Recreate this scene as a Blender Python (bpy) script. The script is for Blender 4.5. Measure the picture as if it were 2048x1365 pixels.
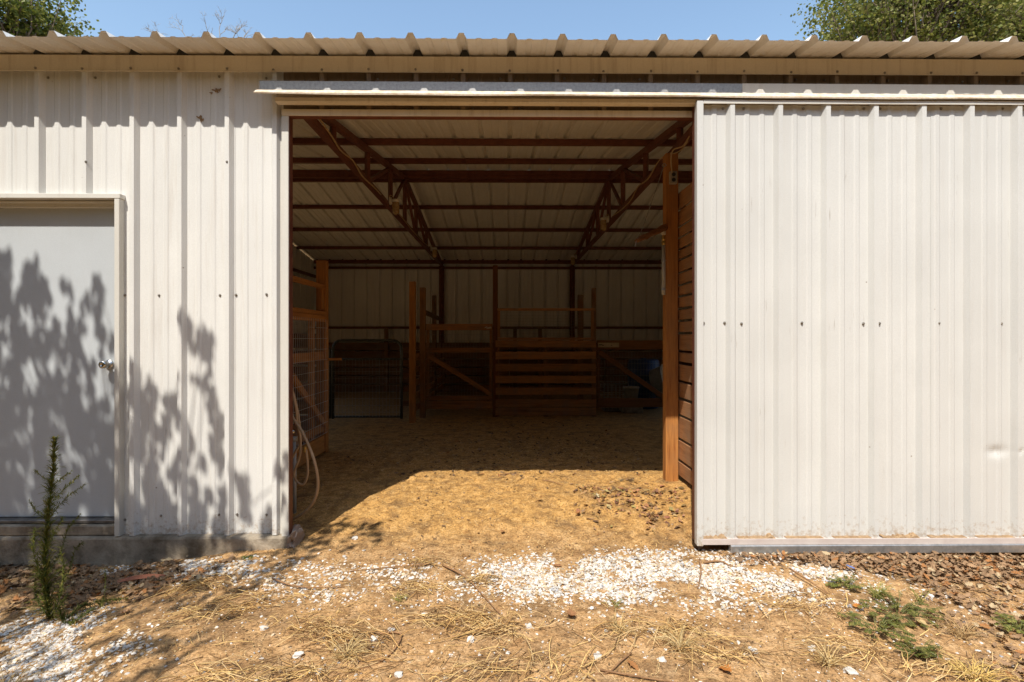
import bpy, math, random
import numpy as np
from mathutils import Vector, Matrix, noise as mnoise

random.seed(11)
rng = np.random.default_rng(11)
S = bpy.context.scene
for o in list(bpy.data.objects):
    bpy.data.objects.remove(o)
COL = S.collection

# ------------------------------------------------------------------ camera, world, sun, exposure
F = 1037.0; DCAM = 3.4; HCAM = 1.30; YAW = math.atan(10.0 / F); HOR = 675.0
cam_d = bpy.data.cameras.new('camera'); cam = bpy.data.objects.new('camera', cam_d); COL.objects.link(cam)
cam.location = (0, -DCAM, HCAM)
cam.rotation_euler = (math.radians(90), 0, -YAW)
cam_d.sensor_width = 36; cam_d.lens = 36 * F / 2048
cam_d.shift_y = -(682.5 - HOR) / 2048
cam_d.clip_start = 0.05; cam_d.clip_end = 500
S.camera = cam

SUNL = Vector((0.345, 1.0, -1.55))
TOSUN = (-SUNL).normalized()
world = bpy.data.worlds.new('World'); S.world = world; world.use_nodes = True
wn = world.node_tree.nodes; wl = world.node_tree.links
for n in list(wn): wn.remove(n)
sky = wn.new('ShaderNodeTexSky'); sky.sky_type = 'NISHITA'; sky.sun_disc = False
sky.sun_elevation = math.atan2(1.55, math.hypot(0.345, 1)); sky.sun_rotation = math.atan2(TOSUN.x, TOSUN.y)
sky.air_density = 1.6; sky.dust_density = 1.0; sky.ozone_density = 2.2
bg = wn.new('ShaderNodeBackground'); bg.inputs[1].default_value = 0.14
wo = wn.new('ShaderNodeOutputWorld'); wl.new(sky.outputs[0], bg.inputs[0]); wl.new(bg.outputs[0], wo.inputs[0])
sd = bpy.data.lights.new('sun', 'SUN'); sd.energy = 4.0; sd.angle = math.radians(0.53); sd.color = (1.0, 0.945, 0.86)
so = bpy.data.objects.new('sun', sd); COL.objects.link(so); so.location = (-3, -10, 14)
so.rotation_euler = SUNL.to_track_quat('-Z', 'Y').to_euler()
S.view_settings.view_transform = 'Standard'; S.view_settings.look = 'None'
S.view_settings.exposure = 0.58; S.view_settings.gamma = 1.0
S.view_settings.use_curve_mapping = False
S.render.engine = 'CYCLES'
S.cycles.max_bounces = 10; S.cycles.diffuse_bounces = 8

def P(x, y, Y):
    """measurement in the photograph -> point on the plane at depth Y"""
    a = (x - 1024) / F; b = (HOR - y) / F
    c, s = math.cos(YAW), math.sin(YAW)
    dx, dy = s + a * c, c - a * s
    t = (Y + DCAM) / dy
    return Vector((t * dx, Y, HCAM + t * b))
def PX(x, y, X):
    """measurement -> point on the plane at side distance X"""
    a = (x - 1024) / F; b = (HOR - y) / F
    c, s = math.cos(YAW), math.sin(YAW)
    dx, dy = s + a * c, c - a * s
    t = X / dx
    return Vector((X, t * dy - DCAM, HCAM + t * b))
def sstep(a, b, x):
    t = min(1, max(0, (x - a) / (b - a))); return t * t * (3 - 2 * t)
def gh(X, Y):
    """height of the ground"""
    z = -0.055
    z += 0.055 * sstep(-0.05, 0.9, Y)
    out = 1 - sstep(-0.03, 0.35, Y)
    z -= 0.115 * sstep(-1.35, -2.7, X) * out
    z -= 0.03 * sstep(1.5, 3.2, X) * out
    z += 0.012 * mnoise.noise((X * 1.3, Y * 1.3, 3.1)) + 0.006 * mnoise.noise((X * 4.5, Y * 4.5, 7.7))
    return z
def PG(x, y):
    """measurement -> point on the ground"""
    a = (x - 1024) / F; b = (HOR - y) / F
    c, s = math.cos(YAW), math.sin(YAW)
    dx, dy = s + a * c, c - a * s
    z = -0.05
    for _ in range(6):
        t = (z - HCAM) / b
        X, Y = t * dx, t * dy - DCAM
        z = gh(X, Y)
    return Vector((X, Y, z))

# ------------------------------------------------------------------ mesh and object helpers
WO = {}
class MB:
    def __init__(s): s.v = []; s.f = []; s.c = []
    def add(s, vs, fs, col=None):
        b = len(s.v); s.v.extend([tuple(v) for v in vs]); s.f.extend([tuple(i + b for i in f) for f in fs])
        if col is not None: s.c.extend([col] * len(vs))
    def box(s, x0, x1, y0, y1, z0, z1, c=0.0, col=None):
        M = Matrix.Translation(((x0 + x1) / 2, (y0 + y1) / 2, (z0 + z1) / 2))
        v, f = chambox(abs(x1 - x0), abs(y1 - y0), abs(z1 - z0), c)
        s.add([M @ Vector(p) for p in v], f, col)
    def bar(s, p0, p1, w, h, side=None, c=0.0, col=None):
        M, L = frame(p0, p1, side); v, f = chambox(L, w, h, c)
        s.add([M @ Vector(p) for p in v], f, col)
    def tube(s, pts, r, n=6, cap=True, col=None, smooth=0):
        pts = [Vector(p) for p in pts]
        rs = r if isinstance(r, (list, tuple)) else [r] * len(pts)
        if smooth: pts, rs = catmull(pts, rs, smooth)
        base = []; prev = None; vs = []; fs = []
        for i, p in enumerate(pts):
            d = (pts[min(i + 1, len(pts) - 1)] - pts[max(i - 1, 0)])
            if d.length < 1e-9: d = Vector((0, 0, 1))
            d.normalize()
            if prev is None:
                u = d.orthogonal().normalized()
            else:
                u = (prev - d * prev.dot(d))
                u = u.normalized() if u.length > 1e-6 else d.orthogonal().normalized()
            prev = u; w = d.cross(u)
            for k in range(n):
                a = 2 * math.pi * k / n
                vs.append(p + (u * math.cos(a) + w * math.sin(a)) * rs[i])
        m = len(pts)
        for i in range(m - 1):
            for k in range(n):
                k2 = (k + 1) % n
                fs.append((i * n + k, i * n + k2, (i + 1) * n + k2, (i + 1) * n + k))
        if cap and n > 2:
            fs.append(tuple(range(n - 1, -1, -1))); fs.append(tuple((m - 1) * n + k for k in range(n)))
        s.add(vs, fs, col)
    def lathe(s, prof, M, n=16, col=None):
        vs = []; fs = []
        for (r, h) in prof:
            for k in range(n):
                a = 2 * math.pi * k / n
                vs.append(M @ Vector((r * math.cos(a), r * math.sin(a), h)))
        for i in range(len(prof) - 1):
            for k in range(n):
                k2 = (k + 1) % n
                fs.append((i * n + k, i * n + k2, (i + 1) * n + k2, (i + 1) * n + k))
        fs.append(tuple(range(n - 1, -1, -1))); fs.append(tuple((len(prof) - 1) * n + k for k in range(n)))
        s.add(vs, fs, col)
def catmull(pts, rs, k):
    P_ = [pts[0] * 2 - pts[1]] + pts + [pts[-1] * 2 - pts[-2]]
    out = []; ro = []
    for i in range(1, len(P_) - 2):
        a, b, c, d = P_[i - 1], P_[i], P_[i + 1], P_[i + 2]
        for j in range(k):
            t = j / k
            out.append(0.5 * ((2 * b) + (c - a) * t + (2 * a - 5 * b + 4 * c - d) * t * t + (-a + 3 * b - 3 * c + d) * t ** 3))
            ro.append(rs[i - 1] * (1 - t) + rs[min(i, len(rs) - 1)] * t)
    out.append(pts[-1]); ro.append(rs[-1])
    return out, ro
def chambox(L, W, H, c=0.0):
    a, b, h = L / 2, W / 2, H / 2
    if c <= 0:
        v = [(x, y, z) for x in (-a, a) for y in (-b, b) for z in (-h, h)]
        return v, [(0, 1, 3, 2), (4, 6, 7, 5), (0, 4, 5, 1), (2, 3, 7, 6), (0, 2, 6, 4), (1, 5, 7, 3)]
    v = []; idx = {}
    for sx in (-1, 1):
        for sy in (-1, 1):
            for sz in (-1, 1):
                for ax in range(3):
                    p = [sx * a, sy * b, sz * h]
                    for q in range(3):
                        if q != ax: p[q] -= (sx, sy, sz)[q] * c
                    idx[(sx, sy, sz, ax)] = len(v); v.append(tuple(p))
    f = []
    for ax in range(3):
        o = [q for q in range(3) if q != ax]
        for s in (-1, 1):
            quad = []
            for t in ((-1, -1), (1, -1), (1, 1), (-1, 1)):
                k = [0, 0, 0]; k[ax] = s; k[o[0]] = t[0]; k[o[1]] = t[1]
                quad.append(idx[(k[0], k[1], k[2], ax)])
            f.append(tuple(quad))
    for ax in range(3):
        o = [q for q in range(3) if q != ax]
        for t in ((-1, -1), (1, -1), (1, 1), (-1, 1)):
            k0 = [0, 0, 0]; k0[o[0]] = t[0]; k0[o[1]] = t[1]
            k1 = list(k0); k0[ax] = -1; k1[ax] = 1
            f.append((idx[(*k0, o[0])], idx[(*k1, o[0])], idx[(*k1, o[1])], idx[(*k0, o[1])]))
    for sx in (-1, 1):
        for sy in (-1, 1):
            for sz in (-1, 1):
                f.append(tuple(idx[(sx, sy, sz, ax)] for ax in range(3)))
    return v, f
def frame(p0, p1, side=None):
    p0 = Vector(p0); p1 = Vector(p1); d = p1 - p0; L = d.length; x = d.normalized()
    s = Vector(side) if side is not None else Vector((0, 0, 1))
    s = s - x * s.dot(x)
    if s.length < 1e-4: s = x.orthogonal()
    y = s.normalized(); z = x.cross(y)
    M = Matrix(((x.x, y.x, z.x, 0), (x.y, y.y, z.y, 0), (x.z, y.z, z.z, 0), (0, 0, 0, 1)))
    M.translation = (p0 + p1) / 2
    return M, L
def fixn(me):
    import bmesh
    bm = bmesh.new(); bm.from_mesh(me); bmesh.ops.recalc_face_normals(bm, faces=bm.faces); bm.to_mesh(me); bm.free()
def tag(o, label=None, cat=None, group=None, kind=None):
    if label: o['label'] = label
    if cat: o['category'] = cat
    if group: o['group'] = group
    if kind: o['kind'] = kind
    return o
def build(mb, name, mat, parent=None, smooth=False, origin=None, kind=None, fix=True):
    V = np.array(mb.v, dtype=float)
    if origin is None:
        lo, hi = V.min(0), V.max(0); origin = Vector(((lo[0] + hi[0]) / 2, (lo[1] + hi[1]) / 2, lo[2]))
    origin = Vector(origin)
    me = bpy.data.meshes.new(name); me.from_pydata((V - np.array(origin)).tolist(), [], mb.f)
    if fix and len(mb.f) < 60000: fixn(me)
    if mb.c:
        at = me.color_attributes.new('tint', 'FLOAT_COLOR', 'POINT')
        a = np.ones((len(mb.v), 4), dtype=np.float32); a[:, :3] = np.array(mb.c)[:, :3]
        at.data.foreach_set('color', a.ravel())
    if smooth: me.polygons.foreach_set('use_smooth', [True] * len(me.polygons))
    me.materials.append(mat)
    o = bpy.data.objects.new(name, me); COL.objects.link(o)
    po = Vector((0, 0, 0))
    if parent is not None: o.parent = parent; po = WO[parent.name]
    o.location = origin - po; WO[o.name] = origin
    if kind: o['kind'] = kind
    return o
def thing(name, loc, label, cat, group=None):
    o = bpy.data.objects.new(name, None); COL.objects.link(o); o.location = loc; o.empty_display_size = 0.1
    WO[o.name] = Vector(loc); return tag(o, label, cat, group)
def board(name, p0, p1, w, t, mat, parent=None, side=None, c=0.003, warp=0.0):
    """a timber: local x runs along the grain, so the grain follows it"""
    M, L = frame(p0, p1, side)
    v, f = chambox(L, w, t, min(c, t * 0.3))
    if warp:
        v = [(p[0] + random.uniform(-1, 1) * warp, p[1] + random.uniform(-1, 1) * warp, p[2] + random.uniform(-1, 1) * warp * .6) for p in v]
    me = bpy.data.meshes.new(name); me.from_pydata(v, [], f); fixn(me); me.materials.append(mat)
    o = bpy.data.objects.new(name, me); COL.objects.link(o)
    po = Vector((0, 0, 0))
    if parent is not None: o.parent = parent; po = WO[parent.name]
    WO[o.name] = M.translation.copy(); M.translation = M.translation - po
    o.matrix_local = M
    return o

# ------------------------------------------------------------------ materials
def new_mat(name):
    m = bpy.data.materials.new(name); m.use_nodes = True
    nt = m.node_tree; b = nt.nodes['Principled BSDF']
    return m, nt, b
def N(nt, t, **k):
    n = nt.nodes.new(t)
    for a, v in k.items():
        if a.startswith('i_'): n.inputs[int(a[2:]) if a[2:].isdigit() else a[2:]].default_value = v
        else: setattr(n, a, v)
    return n
def coords(nt, kind='Object', scale=(1, 1, 1)):
    tc = N(nt, 'ShaderNodeTexCoord'); mp = N(nt, 'ShaderNodeMapping'); mp.inputs['Scale'].default_value = scale
    if kind == 'World':
        g = N(nt, 'ShaderNodeNewGeometry'); nt.links.new(g.outputs['Position'], mp.inputs[0])
    else: nt.links.new(tc.outputs[kind], mp.inputs[0])
    return mp.outputs[0]
def noise(nt, vec, scale, detail=4, rough=0.6):
    n = N(nt, 'ShaderNodeTexNoise'); n.inputs['Scale'].default_value = scale; n.inputs['Detail'].default_value = detail
    n.inputs['Roughness'].default_value = rough; nt.links.new(vec, n.inputs['Vector']); return n.outputs['Fac']
def ramp(nt, fac, stops):
    r = N(nt, 'ShaderNodeValToRGB'); e = r.color_ramp.elements
    while len(e) > 1: e.remove(e[-1])
    e[0].position = stops[0][0]; e[0].color = (*stops[0][1], 1)
    for p, c in stops[1:]:
        x = e.new(p); x.color = (*c, 1)
    nt.links.new(fac, r.inputs[0]); return r.outputs[0]
def mix(nt, fac, a, b, mode='MIX'):
    m = N(nt, 'ShaderNodeMix'); m.data_type = 'RGBA'; m.blend_type = mode
    for sock, v in ((0, fac), (6, a), (7, b)):
        if isinstance(v, (int, float)): m.inputs[sock].default_value = v
        elif isinstance(v, tuple): m.inputs[sock].default_value = (*v, 1)
        else: nt.links.new(v, m.inputs[sock])
    return m.outputs[2]
def bump(nt, b, h, strength, dist=0.01):
    n = N(nt, 'ShaderNodeBump'); n.inputs['Strength'].default_value = strength; n.inputs['Distance'].default_value = dist
    nt.links.new(h, n.inputs['Height']); nt.links.new(n.outputs[0], b.inputs['Normal'])
def g3(v): return (v, v, v)

def paint_mat(name, base, dirt=(0.36, 0.25, 0.14), amount=0.25, rough=0.42, speck=True, splash=False):
    m, nt, b = new_mat(name)
    w = coords(nt, 'World', (1, 1, 1)); ws = coords(nt, 'World', (9, 9, 0.5))
    big = noise(nt, w, 1.7, 3); streak = noise(nt, ws, 2.2, 5, 0.7); fine = noise(nt, w, 160, 2)
    c = ramp(nt, big, [(0.3, tuple(x * 0.95 for x in base)), (0.7, tuple(min(1, x * 1.03) for x in base))])
    f1 = ramp(nt, streak, [(0.52, g3(0)), (0.78, g3(amount))])
    c = mix(nt, f1, c, dirt)
    c = mix(nt, 0.10, c, ramp(nt, fine, [(0.35, g3(0.35)), (0.65, g3(1))]), 'MULTIPLY')
    if speck:
        v = N(nt, 'ShaderNodeTexVoronoi'); v.inputs['Scale'].default_value = 9; nt.links.new(w, v.inputs['Vector'])
        sp = ramp(nt, v.outputs['Distance'], [(0.0, g3(0.75)), (0.035, g3(0.7)), (0.05, g3(0))])
        pick = ramp(nt, noise(nt, w, 5.3, 2), [(0.55, g3(0)), (0.6, g3(1))])
        c = mix(nt, mix(nt, 1.0, sp, pick, 'MULTIPLY'), c, (0.22, 0.16, 0.11))
    if splash:      # mud thrown up by rain onto the lowest hand's breadth, and scuffs
        sep = N(nt, 'ShaderNodeSeparateXYZ'); nt.links.new(w, sep.inputs[0])
        ma = N(nt, 'ShaderNodeMath', operation='MULTIPLY_ADD'); ma.inputs[1].default_value = -1.1; nt.links.new(sep.outputs[2], ma.inputs[0]); nt.links.new(noise(nt, w, 34, 6, 0.75), ma.inputs[2])
        c = mix(nt, ramp(nt, ma.outputs[0], [(0.40, g3(0)), (0.62, g3(0.75))]), c, (0.36, 0.24, 0.13))
        sc = noise(nt, coords(nt, 'World', (60, 60, 5)), 1.0, 3, 0.5)
        pk = ramp(nt, noise(nt, w, 2.6, 3), [(0.56, g3(0)), (0.66, g3(0.5))])
        c = mix(nt, mix(nt, 1.0, ramp(nt, sc, [(0.66, g3(0)), (0.72, g3(1))]), pk, 'MULTIPLY'), c, (0.30, 0.25, 0.20))
    oi = N(nt, 'ShaderNodeObjectInfo')
    c = mix(nt, 1.0, c, ramp(nt, oi.outputs['Random'], [(0, g3(0.93)), (1, g3(1.0))]), 'MULTIPLY')
    nt.links.new(c, b.inputs['Base Color']); b.inputs['Roughness'].default_value = rough
    b.inputs['Specular IOR Level'].default_value = 0.35
    h = noise(nt, coords(nt, 'World', (1, 1, 0.35)), 5.5, 2); bump(nt, b, h, 0.12, 0.02)
    return m
def simple(name, c1, c2, scale=20, rough=0.6, metal=0.0, bs=0.0, bscale=80, stretch=(1, 1, 1), rand=0.0, spec=0.4, kind='Object'):
    m, nt, b = new_mat(name)
    v = coords(nt, kind, stretch)
    c = ramp(nt, noise(nt, v, scale, 5, 0.65), [(0.32, c1), (0.68, c2)])
    if rand:
        oi = N(nt, 'ShaderNodeObjectInfo')
        c = mix(nt, rand, c, ramp(nt, oi.outputs['Random'], [(0, g3(0.35)), (1, g3(1.0))]), 'MULTIPLY')
    nt.links.new(c, b.inputs['Base Color']); b.inputs['Roughness'].default_value = rough; b.inputs['Metallic'].default_value = metal
    b.inputs['Specular IOR Level'].default_value = spec
    if bs: bump(nt, b, noise(nt, v, bscale, 4), bs)
    return m
def wood_mat(name, dark, light, weather=None, rand=0.45):
    m, nt, b = new_mat(name)
    v = coords(nt, 'Object', (1.1, 16, 16)); v2 = coords(nt, 'Object', (5, 90, 90)); v3 = coords(nt, 'Object', (3, 3, 3))
    oi = N(nt, 'ShaderNodeObjectInfo')
    off = N(nt, 'ShaderNodeVectorMath', operation='ADD'); nt.links.new(v, off.inputs[0])
    sc = N(nt, 'ShaderNodeMath', operation='MULTIPLY'); sc.inputs[1].default_value = 40; nt.links.new(oi.outputs['Random'], sc.inputs[0])
    nt.links.new(sc.outputs[0], off.inputs[1])
    g1 = noise(nt, off.outputs[0], 2.0, 6, 0.7); g2 = noise(nt, v2, 1.5, 3)
    c = ramp(nt, g1, [(0.3, dark), (0.55, light), (0.75, tuple(x * 0.7 for x in light))])
    c = mix(nt, 0.35, c, ramp(nt, g2, [(0.3, g3(0.45)), (0.6, g3(1))]), 'MULTIPLY')
    if weather: c = mix(nt, ramp(nt, noise(nt, v3, 1.6, 4), [(0.42, g3(0)), (0.7, g3(0.75))]), c, weather)
    c = mix(nt, rand, c, ramp(nt, oi.outputs['Random'], [(0, g3(0.45)), (1, g3(1.0))]), 'MULTIPLY')
    nt.links.new(c, b.inputs['Base Color']); b.inputs['Roughness'].default_value = 0.75; b.inputs['Specular IOR Level'].default_value = 0.25
    bump(nt, b, g1, 0.35, 0.004)
    return m
def tint_mat(name, rough=0.8, trans=0.0, mult=1.0):
    m, nt, b = new_mat(name)
    a = N(nt, 'ShaderNodeAttribute'); a.attribute_name = 'tint'
    w = coords(nt, 'Object'); c = mix(nt, 0.4, a.outputs['Color'], ramp(nt, noise(nt, w, 90, 3), [(0.3, g3(0.5)), (0.65, g3(1.1))]), 'MULTIPLY')
    nt.links.new(c, b.inputs['Base Color']); b.inputs['Roughness'].default_value = rough; b.inputs['Specular IOR Level'].default_value = 0.3
    if trans:
        out = nt.nodes['Material Output']; t = N(nt, 'ShaderNodeBsdfTranslucent'); nt.links.new(c, t.inputs[0])
        ms = N(nt, 'ShaderNodeMixShader'); ms.inputs[0].default_value = trans
        nt.links.new(b.outputs[0], ms.inputs[1]); nt.links.new(t.outputs[0], ms.inputs[2]); nt.links.new(ms.outputs[0], out.inputs[0])
    return m

M_PAINT = paint_mat('painted_sheet', (0.73, 0.72, 0.68), amount=0.25, splash=True)
M_HEAD = paint_mat('grimy_shaded_sheet', (0.27, 0.19, 0.115), dirt=(0.12, 0.07, 0.035), amount=0.7)  # header grime; dark base also paints in the shade between eave trim and hood
M_DOORP = paint_mat('painted_door', (0.64, 0.635, 0.60), amount=0.10, splash=True)
M_ROOF = paint_mat('roof_paint', (0.81, 0.78, 0.72), amount=0.25, speck=False)
M_TRIM = paint_mat('trim_paint', (0.72, 0.64, 0.50), dirt=(0.30, 0.19, 0.09), amount=0.45, speck=False)
M_WTRIM = paint_mat('jamb_paint', (0.66, 0.635, 0.57), amount=0.2, speck=False)
M_LEAF_DOOR = paint_mat('walk_door_paint', (0.53, 0.56, 0.575), amount=0.05, speck=False)
M_INNER = paint_mat('inner_sheet', (0.76, 0.74, 0.70), amount=0.2, speck=False, rough=0.6)
M_RED = simple('red_iron', (0.10, 0.028, 0.016), (0.17, 0.055, 0.028), 14, 0.5, 0, 0.1, 60)
M_GALV = simple('galvanised', (0.33, 0.335, 0.33), (0.52, 0.52, 0.51), 28, 0.42, 0.75, 0.05, 40)
M_HOOD = simple('hood_galvanised', (0.30, 0.29, 0.28), (0.44, 0.43, 0.41), 60, 0.5, 0.5, 0.05, 40, kind='World')
M_LIP = simple('hood_lip', (0.60, 0.45, 0.30), (0.80, 0.73, 0.60), 30, 0.55, 0, 0.1, 60, kind='World')
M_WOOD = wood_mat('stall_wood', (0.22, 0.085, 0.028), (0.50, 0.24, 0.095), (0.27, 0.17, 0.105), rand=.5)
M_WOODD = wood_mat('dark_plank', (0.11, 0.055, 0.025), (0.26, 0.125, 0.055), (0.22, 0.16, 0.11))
M_POST = wood_mat('post_wood', (0.29, 0.10, 0.026), (0.56, 0.245, 0.066), (0.38, 0.18, 0.065), rand=0.3)
M_PLANK = wood_mat('wall_plank', (0.28, 0.125, 0.052), (0.50, 0.25, 0.11), (0.34, 0.22, 0.14), 0.4)
M_PALE = wood_mat('pale_board', (0.5, 0.42, 0.28), (0.66, 0.56, 0.40))
M_WIRE = simple('wire', (0.30, 0.30, 0.29), (0.45, 0.45, 0.43), 30, 0.45, 0.6)
M_GATE = simple('gate_tube', (0.05, 0.058, 0.056), (0.09, 0.098, 0.095), 25, 0.45, 0.2)
M_CONC = simple('concrete', (0.13, 0.10, 0.065), (0.42, 0.35, 0.26), 7, 0.9, 0, 0.5, 60, kind='World')
M_CHUNK = simple('broken_concrete', (0.26, 0.19, 0.14), (0.42, 0.33, 0.26), 16, 0.9, 0, 0.8, 60)
M_HOSE = simple('hose', (0.38, 0.24, 0.13), (0.48, 0.32, 0.18), 12, 0.5)
M_PVC = simple('pvc', (0.34, 0.34, 0.33), (0.46, 0.46, 0.44), 12, 0.4)
M_BRASS = simple('brass', (0.45, 0.28, 0.08), (0.6, 0.40, 0.14), 20, 0.35, 0.8)
M_WHITE = simple('white_ceramic', (0.55, 0.50, 0.42), (0.70, 0.66, 0.58), 14, 0.35)
M_CABLE = simple('cable', (0.36, 0.24, 0.12), (0.50, 0.35, 0.18), 10, 0.5)
M_BLACK = simple('dark_plastic', (0.02, 0.02, 0.02), (0.04, 0.04, 0.04), 10, 0.5)
M_CHROME = simple('knob_metal', (0.55, 0.53, 0.50), (0.65, 0.63, 0.6), 10, 0.22, 1.0)
M_SCREW = simple('screw_metal', (0.20, 0.18, 0.15), (0.40, 0.36, 0.31), 40, 0.4, 0.6)
M_SOILH = simple('dust_heap', (0.24, 0.15, 0.08), (0.46, 0.31, 0.17), 45, 0.95, 0, 0.9, 120, kind='World')
M_BLUE = simple('blue_plastic', (0.015, 0.04, 0.13), (0.03, 0.07, 0.20), 6, 0.45)
M_BARK = simple('bark', (0.09, 0.065, 0.045), (0.20, 0.15, 0.11), 9, 0.9, 0, 0.8, 30, (1, 1, 0.25))
M_TWIG = simple('pale_twig', (0.22, 0.20, 0.19), (0.40, 0.38, 0.36), 9, 0.8)
M_STICK = simple('stick', (0.20, 0.10, 0.045), (0.36, 0.20, 0.09), 25, 0.85, 0, 0.4, 60, rand=0.3)
M_STONE = simple('limestone', (0.50, 0.46, 0.40), (0.74, 0.70, 0.63), 25, 0.85, 0, 0.4, 70, rand=0.25)
M_TINT = tint_mat('litter', 0.85)
M_GREEN = tint_mat('foliage', 0.5, 0.42)
M_GRAVEL = tint_mat('gravel', 0.85)
m, nt, b = new_mat('amber_glass'); M_GLASS = m
nt.links.new(ramp(nt, noise(nt, coords(nt), 30, 3), [(0.3, (0.42, 0.27, 0.10)), (0.7, (0.66, 0.48, 0.24))]), b.inputs['Base Color'])
b.inputs['Roughness'].default_value = 0.2; b.inputs['Transmission Weight'].default_value = 0.45; b.inputs['IOR'].default_value = 1.45

def ground_mat():
    m, nt, b = new_mat('dirt')
    w = coords(nt, 'World')
    n1 = noise(nt, w, 1.6, 5, 0.6); n2 = noise(nt, w, 14, 5, 0.7); n3 = noise(nt, w, 85, 3, 0.7); n4 = noise(nt, w, 5, 4, 0.7)
    outc = ramp(nt, n2, [(0.28, (0.25, 0.13, 0.052)), (0.5, (0.50, 0.295, 0.130)), (0.72, (0.64, 0.42, 0.22))])
    inc = ramp(nt, n2, [(0.28, (0.27, 0.135, 0.042)), (0.5, (0.58, 0.325, 0.105)), (0.72, (0.72, 0.44, 0.17))])
    sep = N(nt, 'ShaderNodeSeparateXYZ'); nt.links.new(w, sep.inputs[0])
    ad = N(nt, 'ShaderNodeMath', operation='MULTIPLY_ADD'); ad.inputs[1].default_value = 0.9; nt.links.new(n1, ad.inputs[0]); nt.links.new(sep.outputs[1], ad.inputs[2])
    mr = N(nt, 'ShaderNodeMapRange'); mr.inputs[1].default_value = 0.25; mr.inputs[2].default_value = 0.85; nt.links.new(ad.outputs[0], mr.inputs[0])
    c = mix(nt, mr.outputs[0], outc, inc)
    stain = ramp(nt, n4, [(0.48, g3(0)), (0.66, g3(0.7))])
    c = mix(nt, stain, c, (0.17, 0.10, 0.05))
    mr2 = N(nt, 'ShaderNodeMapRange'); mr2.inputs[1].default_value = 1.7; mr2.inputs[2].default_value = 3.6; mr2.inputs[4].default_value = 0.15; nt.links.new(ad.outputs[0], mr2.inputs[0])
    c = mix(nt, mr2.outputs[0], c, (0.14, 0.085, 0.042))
    n5 = noise(nt, w, 36, 5, 0.75)
    c = mix(nt, ramp(nt, n5, [(0.56, g3(0)), (0.66, g3(0.8))]), c, (0.15, 0.085, 0.042))
    c = mix(nt, ramp(nt, n5, [(0.30, g3(0.6)), (0.42, g3(0))]), c, (0.62, 0.45, 0.25))
    c = mix(nt, 0.7, c, ramp(nt, n3, [(0.33, g3(0.35)), (0.62, g3(1.15))]), 'MULTIPLY')
    # away from the bare yard the ground is dry grass and leaves
    ab = N(nt, 'ShaderNodeVectorMath', operation='LENGTH'); nt.links.new(w, ab.inputs[0])
    ad2 = N(nt, 'ShaderNodeMath', operation='MULTIPLY_ADD'); ad2.inputs[1].default_value = 2.0; nt.links.new(n4, ad2.inputs[0]); nt.links.new(ab.outputs['Value'], ad2.inputs[2])
    mr3 = N(nt, 'ShaderNodeMapRange'); mr3.inputs[1].default_value = 5.6; mr3.inputs[2].default_value = 7.0; nt.links.new(ad2.outputs[0], mr3.inputs[0])
    grass = ramp(nt, n2, [(0.3, (0.15, 0.09, 0.038)), (0.55, (0.30, 0.19, 0.085)), (0.75, (0.40, 0.27, 0.13))])
    c = mix(nt, mr3.outputs[0], c, grass)
    nt.links.new(c, b.inputs['Base Color']); b.inputs['Roughness'].default_value = 0.95; b.inputs['Specular IOR Level'].default_value = 0.1
    h = mix(nt, 0.5, n2, n3); bump(nt, b, h, 0.9, 0.02)
    return m
M_DIRT = ground_mat()

# ------------------------------------------------------------------ ground: one sheet, fine near the barn door
def axis(lo, hi, step, far, k=1.35):
    a = list(np.arange(lo, hi + 1e-6, step)); s = step; x = a[-1]; r = []
    while x < far: s *= k; x += s; r.append(x)
    l = []; s = step; x = a[0]
    while x > -far: s *= k; x -= s; l.append(x)
    return l[::-1] + a + r
gx = axis(-3.8, 3.8, 0.022, 120); gy = axis(-1.6, 2.2, 0.02, 120)
gv = []; 
for yy in gy:
    for xx in gx:
        z = gh(xx, yy)
        if -4 < xx < 4 and -1.7 < yy < 2.4:
            z += 0.009 * mnoise.noise((xx * 9, yy * 9, 1.0)) + 0.006 * mnoise.noise((xx * 36, yy * 36, 5.0))
        gv.append((xx, yy, z))
gv = np.array(gv); hr = np.random.default_rng(4)
for _ in range(170):        # hoof prints trodden into the soft floor
    cx, cy = hr.uniform(-1.25, 1.45), hr.uniform(0.1, 2.2); a = hr.uniform(-.6, .6); ra, rb = hr.uniform(.03, .05), hr.uniform(.04, .07)
    dx, dy = gv[:, 0] - cx, gv[:, 1] - cy
    q = ((dx * math.cos(a) + dy * math.sin(a)) / ra) ** 2 + ((dy * math.cos(a) - dx * math.sin(a)) / rb) ** 2
    gv[:, 2] += hr.uniform(.5, 1.1) * (-.015 * np.exp(-q) + .006 * np.exp(-(np.sqrt(q) - 1.5) ** 2 * 4))
gv = gv.tolist()
nx = len(gx); gf = [(j * nx + i, j * nx + i + 1, (j + 1) * nx + i + 1, (j + 1) * nx + i) for j in range(len(gy) - 1) for i in range(nx - 1)]
mb = MB(); mb.v = gv; mb.f = gf
build(mb, 'ground', M_DIRT, smooth=True, origin=(0, 0, 0), kind='structure', fix=False)

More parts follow.
